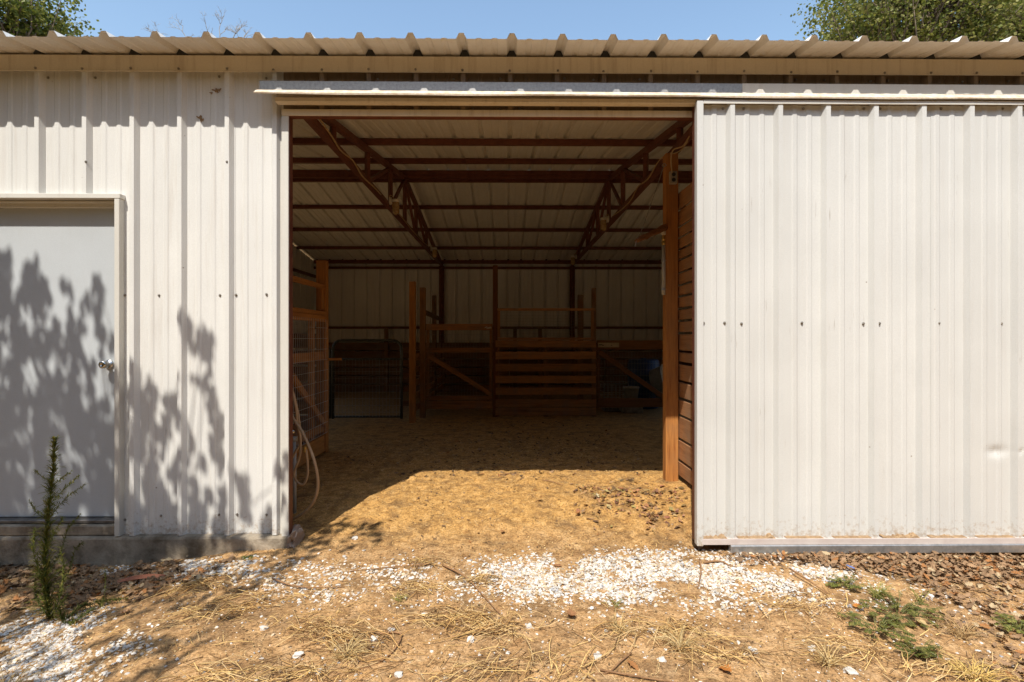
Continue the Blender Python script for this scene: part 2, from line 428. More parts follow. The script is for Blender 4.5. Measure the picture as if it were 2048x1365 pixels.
# ------------------------------------------------------------------ the barn
PITCH = 0.305; XL, XR = -4.62, 4.62; YB = 9.11
SLOPE = 0.154; ZE = 3.137; YM = YB / 2; EAVE = 0.277; RPH = 0.030; WPH = 0.021
def roofz(Y): return ZE + SLOPE * (Y if Y <= YM else YB - Y)
def profile(u0, u1, deep=False):
    pts = []
    k = math.floor(u0 / PITCH) - 1
    while k * PITCH < u1 + PITCH:
        c = k * PITCH
        base = [(-0.030, 0), (-0.013, 0.042), (0.013, 0.042), (0.030, 0)] if deep else [(-0.032, 0), (-0.014, 0.033), (0.014, 0.033), (0.032, 0)]
        for mc in (0.105, 0.200):
            base += [(mc - 0.020, 0), (mc - 0.011, 0.0045), (mc + 0.011, 0.0045), (mc + 0.020, 0)]
        pts += [(c + a, h) for a, h in base]
        k += 1
    out = []
    for i in range(len(pts) - 1):
        (a, ha), (b_, hb) = pts[i], pts[i + 1]
        for e in (u0, u1):
            if a < e < b_: out.append((e, ha + (hb - ha) * (e - a) / (b_ - a)))
        if u0 <= b_ <= u1: out.append((b_, hb))
    return sorted(out)
def sheet(name, u0, u1, O, U, V, Nn, mat, parent, off=0.0, L=1.0, phase=0.0, vfun=None, dent=None):
    """ribbed sheet: profile along U, run along V for L, ribs rise along Nn"""
    O, U, V, Nn = Vector(O), Vector(U), Vector(V), Vector(Nn)
    pr = profile(u0 - phase, u1 - phase, name == 'back_wall_sheet'); mb = MB(); vs = []; fs = []
    segs = [0, 1] if dent is None else dent
    for (u, h) in pr:
        u += phase
        l = vfun(u) if vfun else L
        for t in segs:
            hh = h + off
            if dent is not None: hh -= dentf(u, t * l)
            vs.append(O + U * u + V * (l * t) + Nn * hh)
    m = len(segs)
    for i in range(len(pr) - 1):
        for j in range(m - 1):
            fs.append((i * m + j, (i + 1) * m + j, (i + 1) * m + j + 1, i * m + j + 1))
    mb.add(vs, fs)
    return build(mb, name, mat, parent, fix=False)
def dentf(u, v):
    d = 0
    for (cu, cv, r, dep) in ((3.13, 0.55, 0.055, 0.012), (3.27, 0.555, 0.03, 0.006)):
        q = ((u - cu) / r) ** 2 + ((v - cv) / (r * 0.6)) ** 2
        d += dep * math.exp(-q)
    return d
def bays(a, b_, ph=0.0):
    """cut a run of wall into sheets three ribs wide"""
    k = math.floor((a - ph) / (3 * PITCH)); out = []
    while k * 3 * PITCH + ph < b_:
        u0 = max(a, k * 3 * PITCH + ph - 0.037); u1 = min(b_, (k + 1) * 3 * PITCH + ph + 0.037)
        if u1 - u0 > 0.08: out.append((u0, u1, k % 2 * 0.0022))
        k += 1
    return out

barn = thing('barn', (0, 0, 0), 'cream ribbed metal barn with a wide open doorway and low gabled roof', 'barn')
XJ = P(567, 600, 0).x           # outer edge of the doorway trim on the left
XO = P(586, 600, 0.03).x         # clear opening, left
XJR = 1.30                      # right side of the opening, behind the sliding door
ZH = 2.765
WDL, WDR, WDT = -3.66, P(239, 500, 0).x, P(0, 388, -0.03).z
X_, Z_, NF = (1, 0, 0), (0, 0, 1), (0, -1, 0)
ZB = 0.02
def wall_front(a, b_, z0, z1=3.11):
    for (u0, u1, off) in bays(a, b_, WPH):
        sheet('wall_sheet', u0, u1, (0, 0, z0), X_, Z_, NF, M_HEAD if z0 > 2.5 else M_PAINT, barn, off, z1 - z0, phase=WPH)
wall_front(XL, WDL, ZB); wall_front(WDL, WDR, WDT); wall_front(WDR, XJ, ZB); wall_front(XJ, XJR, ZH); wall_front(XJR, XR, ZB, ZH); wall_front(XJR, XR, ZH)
# back wall (seen from inside) and gable walls
for (u0, u1, off) in bays(XL, XR):
    sheet('back_wall_sheet', u0, u1, (0, YB, -0.05), X_, Z_, (0, 1, 0), M_INNER, barn, off, 3.17)
for xs, nn in ((XL, (-1, 0, 0)), (XR, (1, 0, 0))):
    ya, yb = (1.6, 6.5) if xs > 0 else (2.7, 6.5)      # unseen openings added in both gable walls to light the inside
    for (a, b_, z0) in ((0.0, ya, -0.1), (ya, yb, 2.45), (yb, YB, -0.1)):
        for (u0, u1, off) in bays(a, b_):
            sheet('side_wall_sheet', u0, u1, (xs, 0, z0), (0, 1, 0), Z_, nn, M_INNER, barn, off, vfun=lambda u, z0=z0: roofz(u) - z0 - 0.02)
    mb = MB(); mb.bar((xs, ya, 2.42), (xs, yb, 2.42), 0.06, 0.06); mb.bar((xs, ya, -.1), (xs, ya, 2.389), 0.06, 0.06); mb.bar((xs, yb, -.1), (xs, yb, 2.389), 0.06, 0.06)
    build(mb, 'light_opening_frame', M_RED, barn)
for xs, sx in ((XL, -1), (XR, 1)):
    for ys, sy in ((0.0, -1), (YB, 1)):
        mb = MB()
        mb.box(xs + sx * 0.037, xs + sx * 0.039, ys - sy * 0.09, ys + sy * 0.041, -0.05, roofz(0) - 0.03)
        mb.box(xs - sx * 0.09, xs + sx * 0.0365, ys + sy * 0.038, ys + sy * 0.040, -0.05, roofz(0) - 0.03)
        build(mb, 'corner_trim', M_WTRIM, barn)
# roof
nl = math.hypot(1, SLOPE)
for (u0, u1, off) in bays(XL - 0.25, XR + 0.25, RPH):
    sheet('roof_sheet', u0, u1, (0, -EAVE, ZE - SLOPE * EAVE), X_, (0, 1 / nl, SLOPE / nl), (0, -SLOPE / nl, 1 / nl), M_ROOF, barn, off, (YM + EAVE) * nl - 0.01, phase=RPH)
    sheet('roof_sheet', u0, u1, (0, YB + EAVE, ZE - SLOPE * EAVE), X_, (0, -1 / nl, SLOPE / nl), (0, SLOPE / nl, 1 / nl), M_ROOF, barn, off, (YM + EAVE) * nl - 0.01, phase=RPH)
mb = MB()
k = -16
while k * PITCH + RPH < XR + 0.3:       # foam closures fill the rib hollows over both eaves
    x = k * PITCH + RPH
    for (ya, yb) in ((-0.03, 0.03), (YB - 0.05, YB + 0.02)):
        z0 = roofz(ya) if ya < 1 else roofz(yb); z1 = roofz(yb) if ya < 1 else roofz(ya)
        pts = []
        for (yy, zz) in ((ya, min(z0, z1)), (yb, min(z0, z1))):
            zc = roofz(yy)
            pts += [(x - .029, yy, zc - .02), (x - .031, yy, zc), (x - .0135, yy, zc + .031), (x + .0135, yy, zc + .031), (x + .031, yy, zc), (x + .029, yy, zc - .02)]
        mb.add(pts, [(0, 1, 2, 3, 4, 5), (11, 10, 9, 8, 7, 6)] + [(i, (i + 1) % 6, (i + 1) % 6 + 6, i + 6) for i in range(6)])
    k += 1
build(mb, 'foam_closure', M_BLACK, barn, kind='stuff')
mb = MB()
for sgn in (-1, 1):
    mb.bar((XL - 0.3, YM + sgn * 0.075, roofz(YM) + 0.034), (XR + 0.3, YM + sgn * 0.075, roofz(YM) + 0.034), 0.155, 0.003, side=(0, 1, -sgn * SLOPE))
build(mb, 'ridge_cap', M_ROOF, barn)
# eave trim: three lengths butted
ft, fb = P(540, 112, -0.04).z, P(540, 143, -0.04).z
cuts = [XL - 0.02, P(540, 130, -.04).x, P(1468, 130, -.04).x, XR + 0.02]
for i in range(3):
    mb = MB(); e = 0.0015 * (i % 2)
    a, b_ = cuts[i] + (0.0006 if i else 0), cuts[i + 1]
    mb.box(a, b_, -0.040 - e, -0.037 - e, fb, ft)
    mb.box(a, b_, -0.036 - e, 0.0, ft - 0.004, ft - 0.001)
    mb.bar((a, -0.040 - e, fb - 0.001), (b_, -0.040 - e, fb - 0.001), 0.006, 0.008, side=(0, 1, 0))
    build(mb, 'eave_trim', M_TRIM, barn)
# steel: purlins, girts, eave struts, columns
def steel(name, p0, p1, w, h, side=None):
    mb = MB(); mb.bar(p0, p1, w, h, side, 0.004); return build(mb, name, M_RED, barn)
for Y in (1.2, 2.36, 3.5, 4.45, 4.66, 5.82, 6.93, 8.04):
    steel('purlin', (XL, Y, roofz(Y) - 0.036), (XR, Y, roofz(Y) - 0.036), 0.06, 0.062)
for sgn in (0, 1):
    mb = MB(); mb.bar((XL, 4.455 + .2 * sgn, roofz(4.5) - 0.098), (XR, 4.455 + .2 * sgn, roofz(4.5) - 0.098), 0.055, 0.05, c=0.004); build(mb, 'ridge_beam', M_RED, barn)
steel('eave_strut', (XL, 0.05, roofz(0.05) - 0.05), (XR, 0.05, roofz(0.05) - 0.05), 0.09, 0.07)
steel('eave_strut', (XL, YB - 0.06, roofz(0.05) - 0.037), (XR, YB - 0.06, roofz(0.05) - 0.037), 0.09, 0.055)
for z in (2.965, 1.53):
    steel('girt', (XL, YB - 0.04, z), (XR, YB - 0.04, z), 0.055, 0.06)
for x in (XL + 0.04, XR - 0.04):
    for z in (2.75,): steel('girt', (x, 0, z), (x, YB, z), 0.06, 0.06)
TX = 1.565; ZC = 3.036
for x in (-TX, TX):
    mb = MB()
    mb.bar((x, 0.05, ZC), (x, YB - 0.05, ZC), 0.062, 0.062, c=0.004)
    mb.bar((x, 0.05, roofz(0) - 0.105), (x, YM, roofz(YM) - 0.105), 0.062, 0.062, c=0.004)
    mb.bar((x, YM, roofz(YM) - 0.105), (x, YB - 0.05, roofz(0) - 0.105), 0.062, 0.062, c=0.004)
    tr = build(mb, 'truss', M_RED, barn)
    ws = [1.28, 2.43, 3.58]
    def web(p0, p1, w=0.045):
        mb = MB(); mb.bar(p0, p1, w, w, c=0.003); build(mb, 'web', M_RED, tr)
    for Y in ws + [YM] + [YB - q for q in ws]:
        web((x, Y, ZC + 0.03), (x, Y, roofz(Y) - 0.13), 0.048)
    for m_ in (0, 1):
        q = (lambda Y: YB - Y) if m_ else (lambda Y: Y)
        web((x, q(2.47), ZC + 0.03), (x, q(3.52), roofz(3.52) - 0.13), 0.04)
        web((x, q(3.62), ZC + 0.03), (x, q(YM - 0.05), roofz(YM) - 0.14), 0.04)
    steel('column', (x, YB - 0.09, -0.05), (x, YB - 0.09, ZC - 0.033), 0.09, 0.09)
# doorway: steel jambs and header, painted trim
zt0, zt1 = P(900, 233, -0.04).z, P(900, 220, -0.04).z
mb = MB(); mb.box(XO - 0.034, XO, -0.025, 0.03, 0.0, zt1 - 0.012, 0.003); build(mb, 'steel_jamb', M_RED, barn)
mb = MB(); mb.box(XJR - 0.005, XJR + 0.075, -0.02, 0.075, -0.02, 2.80, 0.004); build(mb, 'steel_jamb', M_RED, barn)
zh0, zh1 = P(900, 240.5, 0.012).z, P(900, 232, -0.02).z
mb = MB(); mb.box(XO + 0.0005, XJR - 0.006, -0.03, 0.012, zh0, zt1 - 0.012, 0.003); build(mb, 'steel_header', M_RED, barn)
zt0, zt1 = P(900, 233, -0.04).z, P(900, 220, -0.04).z
xt = P(563, 600, -0.04).x; xt2 = P(577, 600, -0.04).x
mb = MB(); mb.box(xt, XJR, -0.043, -0.034, zt0, zt1, 0.002); mb.box(xt, XJR, -0.034, -0.001, zt1 - 0.004, zt1 - 0.001); build(mb, 'header_trim', M_TRIM, barn)
mb = MB(); mb.box(xt, xt2, -0.041, -0.030, ZB - 0.005, zt0 - 0.001, 0.002); mb.box(xt - 0.022, xt - 0.001, -0.008, -0.004, ZB, zt0); build(mb, 'jamb_trim', M_WTRIM, barn)
# hood over the door track: upright flange and sloping sunlit lip, running slightly downhill
hx0, hx1 = P(515, 180, -0.12).x, 4.4
def hz(y_l, y_r, Y):   # z at both ends
    return P(515, y_l, Y).z, P(2048, y_r, Y).z + (P(2048, y_r, Y).z - P(515, y_l, Y).z) * 0.18
yf = -0.118
a0, a1 = hz(162, 171, yf); b0, b1 = hz(180, 191, yf); c0, c1 = hz(184.5, 197.5, -0.165)
xm = P(1485, 180, -0.12).x; tm = (xm - hx0) / (hx1 - hx0)
def hoodstrip(name, A, B, x0, x1, t0, t1, Ya, Yb, mat, th=0.002, e=0.0):
    mb = MB(); n = 24; vs = []; fs = []
    for i in range(n + 1):
        t = t0 + (t1 - t0) * i / n; x = x0 + (x1 - x0) * i / n
        wv = 0.0025 * math.sin(x * 2.3) + 0.0015 * math.sin(x * 7.1)
        za, zb = A[0] + (A[1] - A[0]) * t, B[0] + (B[1] - B[0]) * t + wv
        vs += [(x, Ya - e, za), (x, Yb - e, zb), (x, Yb + th - e, zb), (x, Ya + th - e, za)]
    for i in range(n):
        for k in range(4):
            fs.append((i * 4 + k, i * 4 + (k + 1) % 4, i * 4 + 4 + (k + 1) % 4, i * 4 + 4 + k))
    fs += [(0, 1, 2, 3), (n * 4, n * 4 + 3, n * 4 + 2, n * 4 + 1)]
    mb.add(vs, fs); return build(mb, name, mat, barn)
hoodstrip('hood_flange', (a0, a1), (b0, b1), hx0 + .012, xm - .0005, 0, tm, yf, yf, M_HOOD)
hoodstrip('hood_flange', (a0, a1), (b0, b1), xm, hx1, tm, 1, yf, yf, M_WTRIM, e=0.002)
hoodstrip('hood_lip', (b0, b1), (c0, c1), hx0 - .004, hx1, 0, 1, yf - 0.003, -0.165, M_LIP)
hoodstrip('hood_hem', (c0 - .0, c1 - .0), (c0 - 0.008, c1 - 0.008), hx0 - .004, hx1, 0, 1, -0.1655, -0.163, M_LIP)
hoodstrip('hood_top', (a0 + 0.03, a1 + 0.03), (a0, a1), hx0 + .01, hx1, 0, 1, -0.036, yf, M_HOOD)
# sliding-door track under the hood
r0, r1 = P(552, 207.5, -0.09), P(552, 197, -0.09); zs = (P(2048, 214, -0.09).z - P(552, 207.5, -0.09).z)
mb = MB(); xs0 = P(552, 200, -0.09).x
mb.bar((xs0, -0.088, (r0.z + r1.z) / 2), (4.4, -0.088, (r0.z + r1.z) / 2 + zs * 1.2), 0.05, r1.z - r0.z, side=(0, 1, 0), c=0.006)
mb.bar((xs0, -0.062, r1.z + 0.028), (4.4, -0.062, r1.z + 0.028 + zs * 1.2), 0.004, 0.06, side=(0, 1, 0))
build(mb, 'door_track', M_TRIM, barn)
# concrete footing with a step under the walk door
mb = MB()
vs = []; fs = []; n = 40; x0, x1 = XL, P(577, 1080, -0.03).x
rows = [(-0.010, 0.020), (-0.046, 0.016), (-0.052, 0.004), (-0.062, -0.34), (0.14, -0.34), (0.14, 0.02)]
for i in range(n + 1):
    x = x0 + (x1 - x0) * i / n
    for (yy, zz) in rows:
        w = 0.006 * mnoise.noise((x * 5, yy * 9, zz * 9 + 4)) + 0.003 * mnoise.noise((x * 17, yy * 9, zz * 9 + 4))
        vs.append((x, yy + w, zz - abs(w) * 0.6))
k = len(rows)
for i in range(n):
    for j in range(k):
        fs.append((i * k + j, i * k + (j + 1) % k, (i + 1) * k + (j + 1) % k, (i + 1) * k + j))
fs += [tuple(range(k)), tuple(n * k + j for j in range(k - 1, -1, -1))]
mb.add(vs, fs); build(mb, 'footing', M_CONC, barn)
# screws
mb = MB()
def screw(p, nrm=(0, -1, 0), r=0.0058):
    M = Matrix.Translation(p) @ Vector(nrm).to_track_quat('Z', 'Y').to_matrix().to_4x4()
    mb.lathe([(r * 1.5, -0.001), (r * 1.5, 0.0015), (r, 0.0018), (r, 0.006), (r * 0.7, 0.0075)], M, 6)
k = -14
while k * PITCH < XR - 0.1:
    x = k * PITCH + WPH
    if abs(x) < 4.55:
        screw((x + random.uniform(-.006, .006), -0.0425, fb + 0.012 + random.uniform(-.004, .004)))
        for q in (0.05, 0.24): 
            if random.random() < 0.4 and not (x + q > 4.6): screw((x + q, -0.005, fb - 0.025 + random.uniform(-.006, .006)))
        if XJ < x < 1.2:
            for q in (0.06, 0.24):
                if random.random() < .6: screw((x + q, -0.006, zt1 + 0.02 + random.uniform(-.006, .006)))
    k += 1
for (px, py) in ((250, 591), (318, 591), (440, 591), (452, 591), (472, 590), (533, 589), (172, 324), (454, 324), (452, 828), (250, 1040), (322, 1032), (356, 1048), (438, 1030), (474, 1029), (533, 1030), (584, 840)):
    if px == 584: continue
    Yp = -0.034 if abs(((P(px, py, 0).x - WPH) / PITCH) - round((P(px, py, 0).x - WPH) / PITCH)) < 0.06 else -0.003
    screw(P(px, py, Yp))
build(mb, 'screw', M_SCREW, barn, kind='stuff')
# wasp mud on the wall
mb = MB()
for (px, py, r) in ((430, 184, 0.02), (437, 181, .013), (424, 187, .01), (398, 236, 0.018), (404, 241, .011)):
    p = P(px, py, -0.006)
    for _ in range(4):
        q = p + Vector((random.uniform(-1, 1) * r, -0.002, random.uniform(-1, 1) * r * .5))
        M = Matrix.Translation(q) @ Matrix.Rotation(random.random() * 3, 4, 'Y')
        v, f = chambox(r * random.uniform(.7, 1.6), 0.008, r * .4, r * 0.1); mb.add([M @ Vector(a) for a in v], f)
build(mb, 'mud_smear', M_SOILH, barn)

# ---- sliding door (part of the barn, slid open to the right)
YD = -0.110; dx0, dx1 = P(1393, 700, -0.14).x, 3.96
dzt, dzb = P(1700, 212, YD).z, P(1700, 1076, YD).z
mb = MB()
for (a, b_) in ((dx0 + 0.002, dx0 + 0.052), (dx1 - 0.05, dx1), (2.52, 2.57)):
    mb.box(a, b_, -0.106, -0.056, dzb - 0.02, dzt, 0.003)
for z in (dzb + 0.0, 1.385, dzt - 0.06):
    mb.box(dx0 + 0.053, dx1 - 0.051, -0.105, -0.057, z, z + 0.05, 0.003)
sdoor = build(mb, 'sliding_door', M_RED, barn)
segs = [0] + [x / dzt for x in np.arange(0.40, 0.72, 0.012)] + [1]
for i, (u0, u1, off) in enumerate(bays(dx0 + 0.02, dx1)):
    ph = P(1465, 700, YD - 0.032).x % PITCH
    sheet('door_sheet', u0, u1, (0, YD, dzb), X_, Z_, NF, M_DOORP, sdoor, off, dzt - dzb, phase=ph, dent=segs if u1 > 3.0 else None)
xe = P(1407, 700, -0.15).x
mb = MB(); mb.box(dx0, xe, -0.152, -0.146, dzb - 0.034, dzt + 0.01, 0.002); mb.box(dx0, dx0 + 0.004, -0.1455, -0.107, dzb - 0.03, dzt + 0.01)
build(mb, 'edge_trim', M_DOORP, sdoor)
mb = MB(); mb.box(xe + 0.001, dx1, -0.150, -0.1455, dzt - 0.008, dzt + 0.018, 0.0015); mb.box(xe + 0.001, dx1, -0.145, -0.108, dzt + 0.010, dzt + 0.014)
build(mb, 'top_trim', M_WTRIM, sdoor)
bt = P(1700, 1077, -0.15).z; bb = P(1700, 1089, -0.15).z
mb = MB(); mb.box(xe - 0.01, dx1, -0.154, -0.150, bb, bt, 0.0015); mb.box(xe - 0.01, dx1, -0.1495, -0.10, bt - 0.006, bt - 0.002)
build(mb, 'bottom_trim', simple('bottom_trim_paint', (0.50, 0.42, 0.38), (0.60, 0.53, 0.48), 10, 0.5, kind='World'), sdoor)
mb = MB()
for px in (1407, 1449, 1483, 1604, 1727, 1759, 1878, 2003, 2038):
    screw(P(px, 647 + random.uniform(-1, 1), YD - 0.005))
for px in (1446, 1487, 1607, 1728, 1760, 1882, 2005): screw(P(px, 218, YD - 0.005), r=0.006)
for px in (1500, 1640, 1800, 1900): pass
build(mb, 'screw', M_SCREW, sdoor, kind='stuff')
# wind-blown sand lying in the pans along the bottom trim
mb = MB()
ph = P(1465, 700, YD - 0.032).x % PITCH
k = math.floor(dx0 / PITCH) - 1
while k * PITCH + ph < dx1:
    a, b_ = max(k * PITCH + ph + 0.036, xe + 0.002), min((k + 1) * PITCH + ph - 0.034, dx1)
    if b_ - a > 0.05:
        n = 30; vs = []; fs = []; seed = random.random() * 50; top = random.choice((0.003, 0.006, 0.010, 0.014)) * random.uniform(.8, 1.3)
        for i in range(n + 1):
            x = a + (b_ - a) * i / n
            h = max(0.002, top * (0.55 + 1.1 * mnoise.noise((x * 11, seed, 0)) + 1.0 * mnoise.noise((x * 60, seed, 1))))
            h += (0.011 if (n - 5 <= i <= n - 2 and top > 0.009) else 0)
            vs += [(x, -0.148, bt - 0.002), (x, -0.146, bt + h * 0.5), (x, -0.118, bt + h), (x, -0.112, bt + h * 1.02)]
        for i in range(n):
            for q in range(3): fs.append((i * 4 + q, i * 4 + 4 + q, i * 4 + 5 + q, i * 4 + 1 + q))
        mb.add(vs, fs)
    k += 1
build(mb, 'sand_heap', M_SOILH, sdoor, fix=False)
# galvanised guide rail along the ground
ga, gb = P(1462, 1092, -0.165), P(2048, 1089.5, -0.165); gh0 = P(1462, 1109, -0.165).z - ga.z
dirr = (gb - ga).normalized()
mb = MB(); c0_ = ga + Vector((0, 0.02, gh0 / 2)); mb.bar(c0_, c0_ + dirr * 2.9, 0.042, -gh0, side=(0, 1, 0), c=0.004)
g = build(mb, 'guide_rail', M_GALV); tag(g, 'long galvanised steel guide rail lying below the sliding door', 'rail')

# ---- walk door
lx1 = P(229, 700, 0.05).x
mb = MB(); mb.box(WDL + 0.06, lx1 + 0.02, 0.055, 0.099, P(100, 1034, 0.055).z, WDT - 0.05, 0.002)
wd = build(mb, 'walk_door', M_LEAF_DOOR, barn)
ja, jb = P(229, 700, -0.045).x, P(239, 700, -0.045).x
hzb, hzt = P(100, 397, -0.045).z, P(100, 387.5, -0.045).z
mb = MB(); mb.box(ja, jb, -0.048, 0.12, ZB, hzb - 0.001, 0.002); mb.box(WDL - 0.0, WDL + 0.04, -0.048, 0.12, ZB, hzb - 0.001, 0.002)
mb.box(WDL - 0.02, jb + 0.006, -0.050, 0.12, hzb, hzt, 0.002)
mb.box(WDL + .041, ja - 0.001, 0.02, 0.054, P(100, 415, 0.02).z, hzb - 0.004, 0.002)
mb.box(WDL + .041, ja - 0.001, -0.005, 0.0195, P(100, 406, 0.0).z, hzb - 0.004, 0.002)
build(mb, 'door_frame', M_WTRIM, wd)
mb = MB(); mb.box(WDL + 0.04, ja - 0.001, 0.0, 0.11, P(100, 1048, 0.0).z, P(100, 1036, 0.05).z, 0.004); build(mb, 'threshold', simple('threshold_metal', (0.10, 0.09, 0.08), (0.2, 0.18, 0.16), 20, 0.5, 0.4), wd)
mb = MB(); mb.box(WDL - 0.05, ja - 0.001, -0.03, 0.115, 0.0205, P(100, 1049, 0.0).z, 0.006); build(mb, 'step', M_CONC, wd)
kp = P(219, 729, 0.054)
mb = MB(); M = Matrix.Translation(kp) @ Matrix.Rotation(math.radians(90), 4, 'X')
mb.lathe([(0.030, 0), (0.032, 0.004), (0.028, 0.010), (0.013, 0.014), (0.012, 0.034), (0.020, 0.040), (0.026, 0.050), (0.026, 0.060), (0.020, 0.068), (0.008, 0.070), (0.008, 0.066)], M, 24)
build(mb, 'door_knob', M_CHROME, wd, smooth=True)

# ------------------------------------------------------------------ inside: posts, stalls, gates
def post(pxl, pxr, ytop, ybase, Y, label, mat=M_POST, name='post', depth=None, z0=None):
    a, b_ = P(pxl, ybase, Y), P(pxr, ytop, Y)
    w = b_.x - a.x; d = depth or w
    z0 = (gh(a.x, Y) - 0.05) if z0 is None else z0
    cx, cy = (a.x + b_.x) / 2, Y + d / 2
    o = board(name, (cx, cy, z0), (cx, cy, b_.z), w, d, mat, side=(1, 0, 0), c=0.006, warp=0.002)
    return tag(o, label, 'post', 'timber posts of the stalls')
YP = 1.28
post(1331.5, 1357, 306, 965, YP, 'thick brown timber post at the end of the plank wall, its foot in sunlight', depth=0.10)
post(632, 652, 521, 900, 2.44, 'square timber post standing at the end of the mesh stall front on the left', depth=0.09)
post(818, 830, 563, 846, 4.45, 'timber post right of the tube gate, tallest of the three stepped posts')
post(839, 850, 575, 838, 4.98, 'timber post just left of the braced mesh gate, middle of three stepped posts', M_WOOD)
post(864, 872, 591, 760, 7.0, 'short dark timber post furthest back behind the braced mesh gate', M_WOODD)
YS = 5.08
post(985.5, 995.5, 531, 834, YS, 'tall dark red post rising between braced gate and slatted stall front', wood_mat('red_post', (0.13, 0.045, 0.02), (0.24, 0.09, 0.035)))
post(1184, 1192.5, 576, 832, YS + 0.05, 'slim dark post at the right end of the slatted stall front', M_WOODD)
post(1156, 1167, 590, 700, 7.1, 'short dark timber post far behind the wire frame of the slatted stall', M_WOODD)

# plank wall on the right, running back from the doorway
pw = thing('plank_wall', (TX, 0.7, 0), 'wall of rough horizontal brown planks behind the open sliding door', 'wall')
ed = [384, 420.5, 454, 476.5, 500, 521, 546.5, 571, 593, 618, 642, 667, 702.6, 726, 762, 796, 830, 877, 919.6, 952]
yq = YP + 0.09
zs_ = [HCAM + (HOR - e) * (TX * F / 343.0) / F for e in ed]
for i in range(len(zs_) - 1):
    zt, zb = zs_[i] - 0.011 - random.uniform(0, .004), zs_[i + 1] + 0.011
    x = TX + 0.012 + random.uniform(-.004, .004)
    board('plank', (x, 0.10, (zt + zb) / 2 + random.uniform(-.003, .003)), (x, yq, (zt + zb) / 2), zt - zb, 0.026, M_PLANK, pw, side=(0, 0, 1), warp=0.002)
for yy in (0.16, 0.75): board('stud', (TX + 0.07, yy, 0), (TX + 0.07, yy, zs_[0]), 0.09, 0.09, M_WOODD, pw, side=(0, 1, 0))

# stall front on the left: framed wire mesh along the depth
XS = -2.04
def LZ(y, x=650): return PX(x, y, XS).z
sf = thing('stall_front', (XS, 1.4, 0), 'wooden framed wire mesh stall front beside the hose on the left', 'stall front')
y0_, y1_ = -0.0 + 0.35, 2.42
def rail(z0, z1, nm='rail', off=0.0, par=sf):
    return board(nm, (XS + off, y0_, (z0 + z1) / 2), (XS + off, y1_, (z0 + z1) / 2), z1 - z0, 0.04, M_POST, par, side=(0, 0, 1), warp=0.0015)
rail(LZ(632), LZ(624)); rail(LZ(645), LZ(632.5), off=0.008); rail(LZ(719), LZ(703)); rail(LZ(860), LZ(846)); rail(LZ(900), LZ(868), off=0.004)
for yy in (y1_ - 0.045, 1.42, 0.45):
    board('stile', (XS + 0.03, yy, 0.06), (XS + 0.03, yy, LZ(645) - 0.002), 0.07, 0.03, M_POST, sf, side=(0, 1, 0), warp=0.0015)
board('stile', (XS - 0.035, y1_ - 0.30, 0.06), (XS - 0.035, y1_ - 0.30, LZ(632)), 0.09, 0.04, M_WOOD, sf, side=(0, 1, 0))
board('brace', (XS + 0.028, 1.48, LZ(740)), (XS + 0.028, y1_ - 0.1, LZ(845)), 0.07, 0.03, M_POST, sf, side=(0, 0, 1))
board('upper_rail', (XS - 0.01, y0_, LZ(575)), (XS - 0.01, y1_, LZ(575)), 0.05, 0.04, M_POST, sf, side=(0, 0, 1))
board('upper_stile', (XS - 0.01, y1_ - 0.08, LZ(620)), (XS - 0.01, y1_ - 0.08, LZ(579)), 0.05, 0.035, M_POST, sf, side=(0, 1, 0))
mb = MB()
za, zb_ = LZ(862), LZ(640)
for yy in np.arange(0.4, y1_ - 0.05, 0.05): mb.tube([(XS + 0.05, yy, za), (XS + 0.05, yy, zb_)], 0.0019, 4, False)
for zz in np.arange(za, zb_, 0.115): mb.tube([(XS + 0.052, 0.4, zz), (XS + 0.052, y1_ - 0.05, zz)], 0.0022, 4, False)
build(mb, 'wire_mesh', simple('bright_wire', (0.42, 0.41, 0.39), (0.58, 0.57, 0.54), 20, 0.5, 0.1), sf)
# dark plank partition behind that mesh
dp = thing('partition', (-2.9, 2.5, 0), 'dark plank partition seen through the mesh stall front on the left', 'partition')
for i in range(7):
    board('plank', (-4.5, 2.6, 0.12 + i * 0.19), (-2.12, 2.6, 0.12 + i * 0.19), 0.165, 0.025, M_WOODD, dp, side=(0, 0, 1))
b0_ = board('latch_board', PX(654, 719.5, -2.0), PX(654, 719.5, -2.0) + Vector((0.16, 0.0, 0.005)), 0.026, 0.03, M_POST, side=(0, 0, 1))
tag(b0_, 'short wooden latch stick poking out beside the stall post toward the tube gate', 'latch')

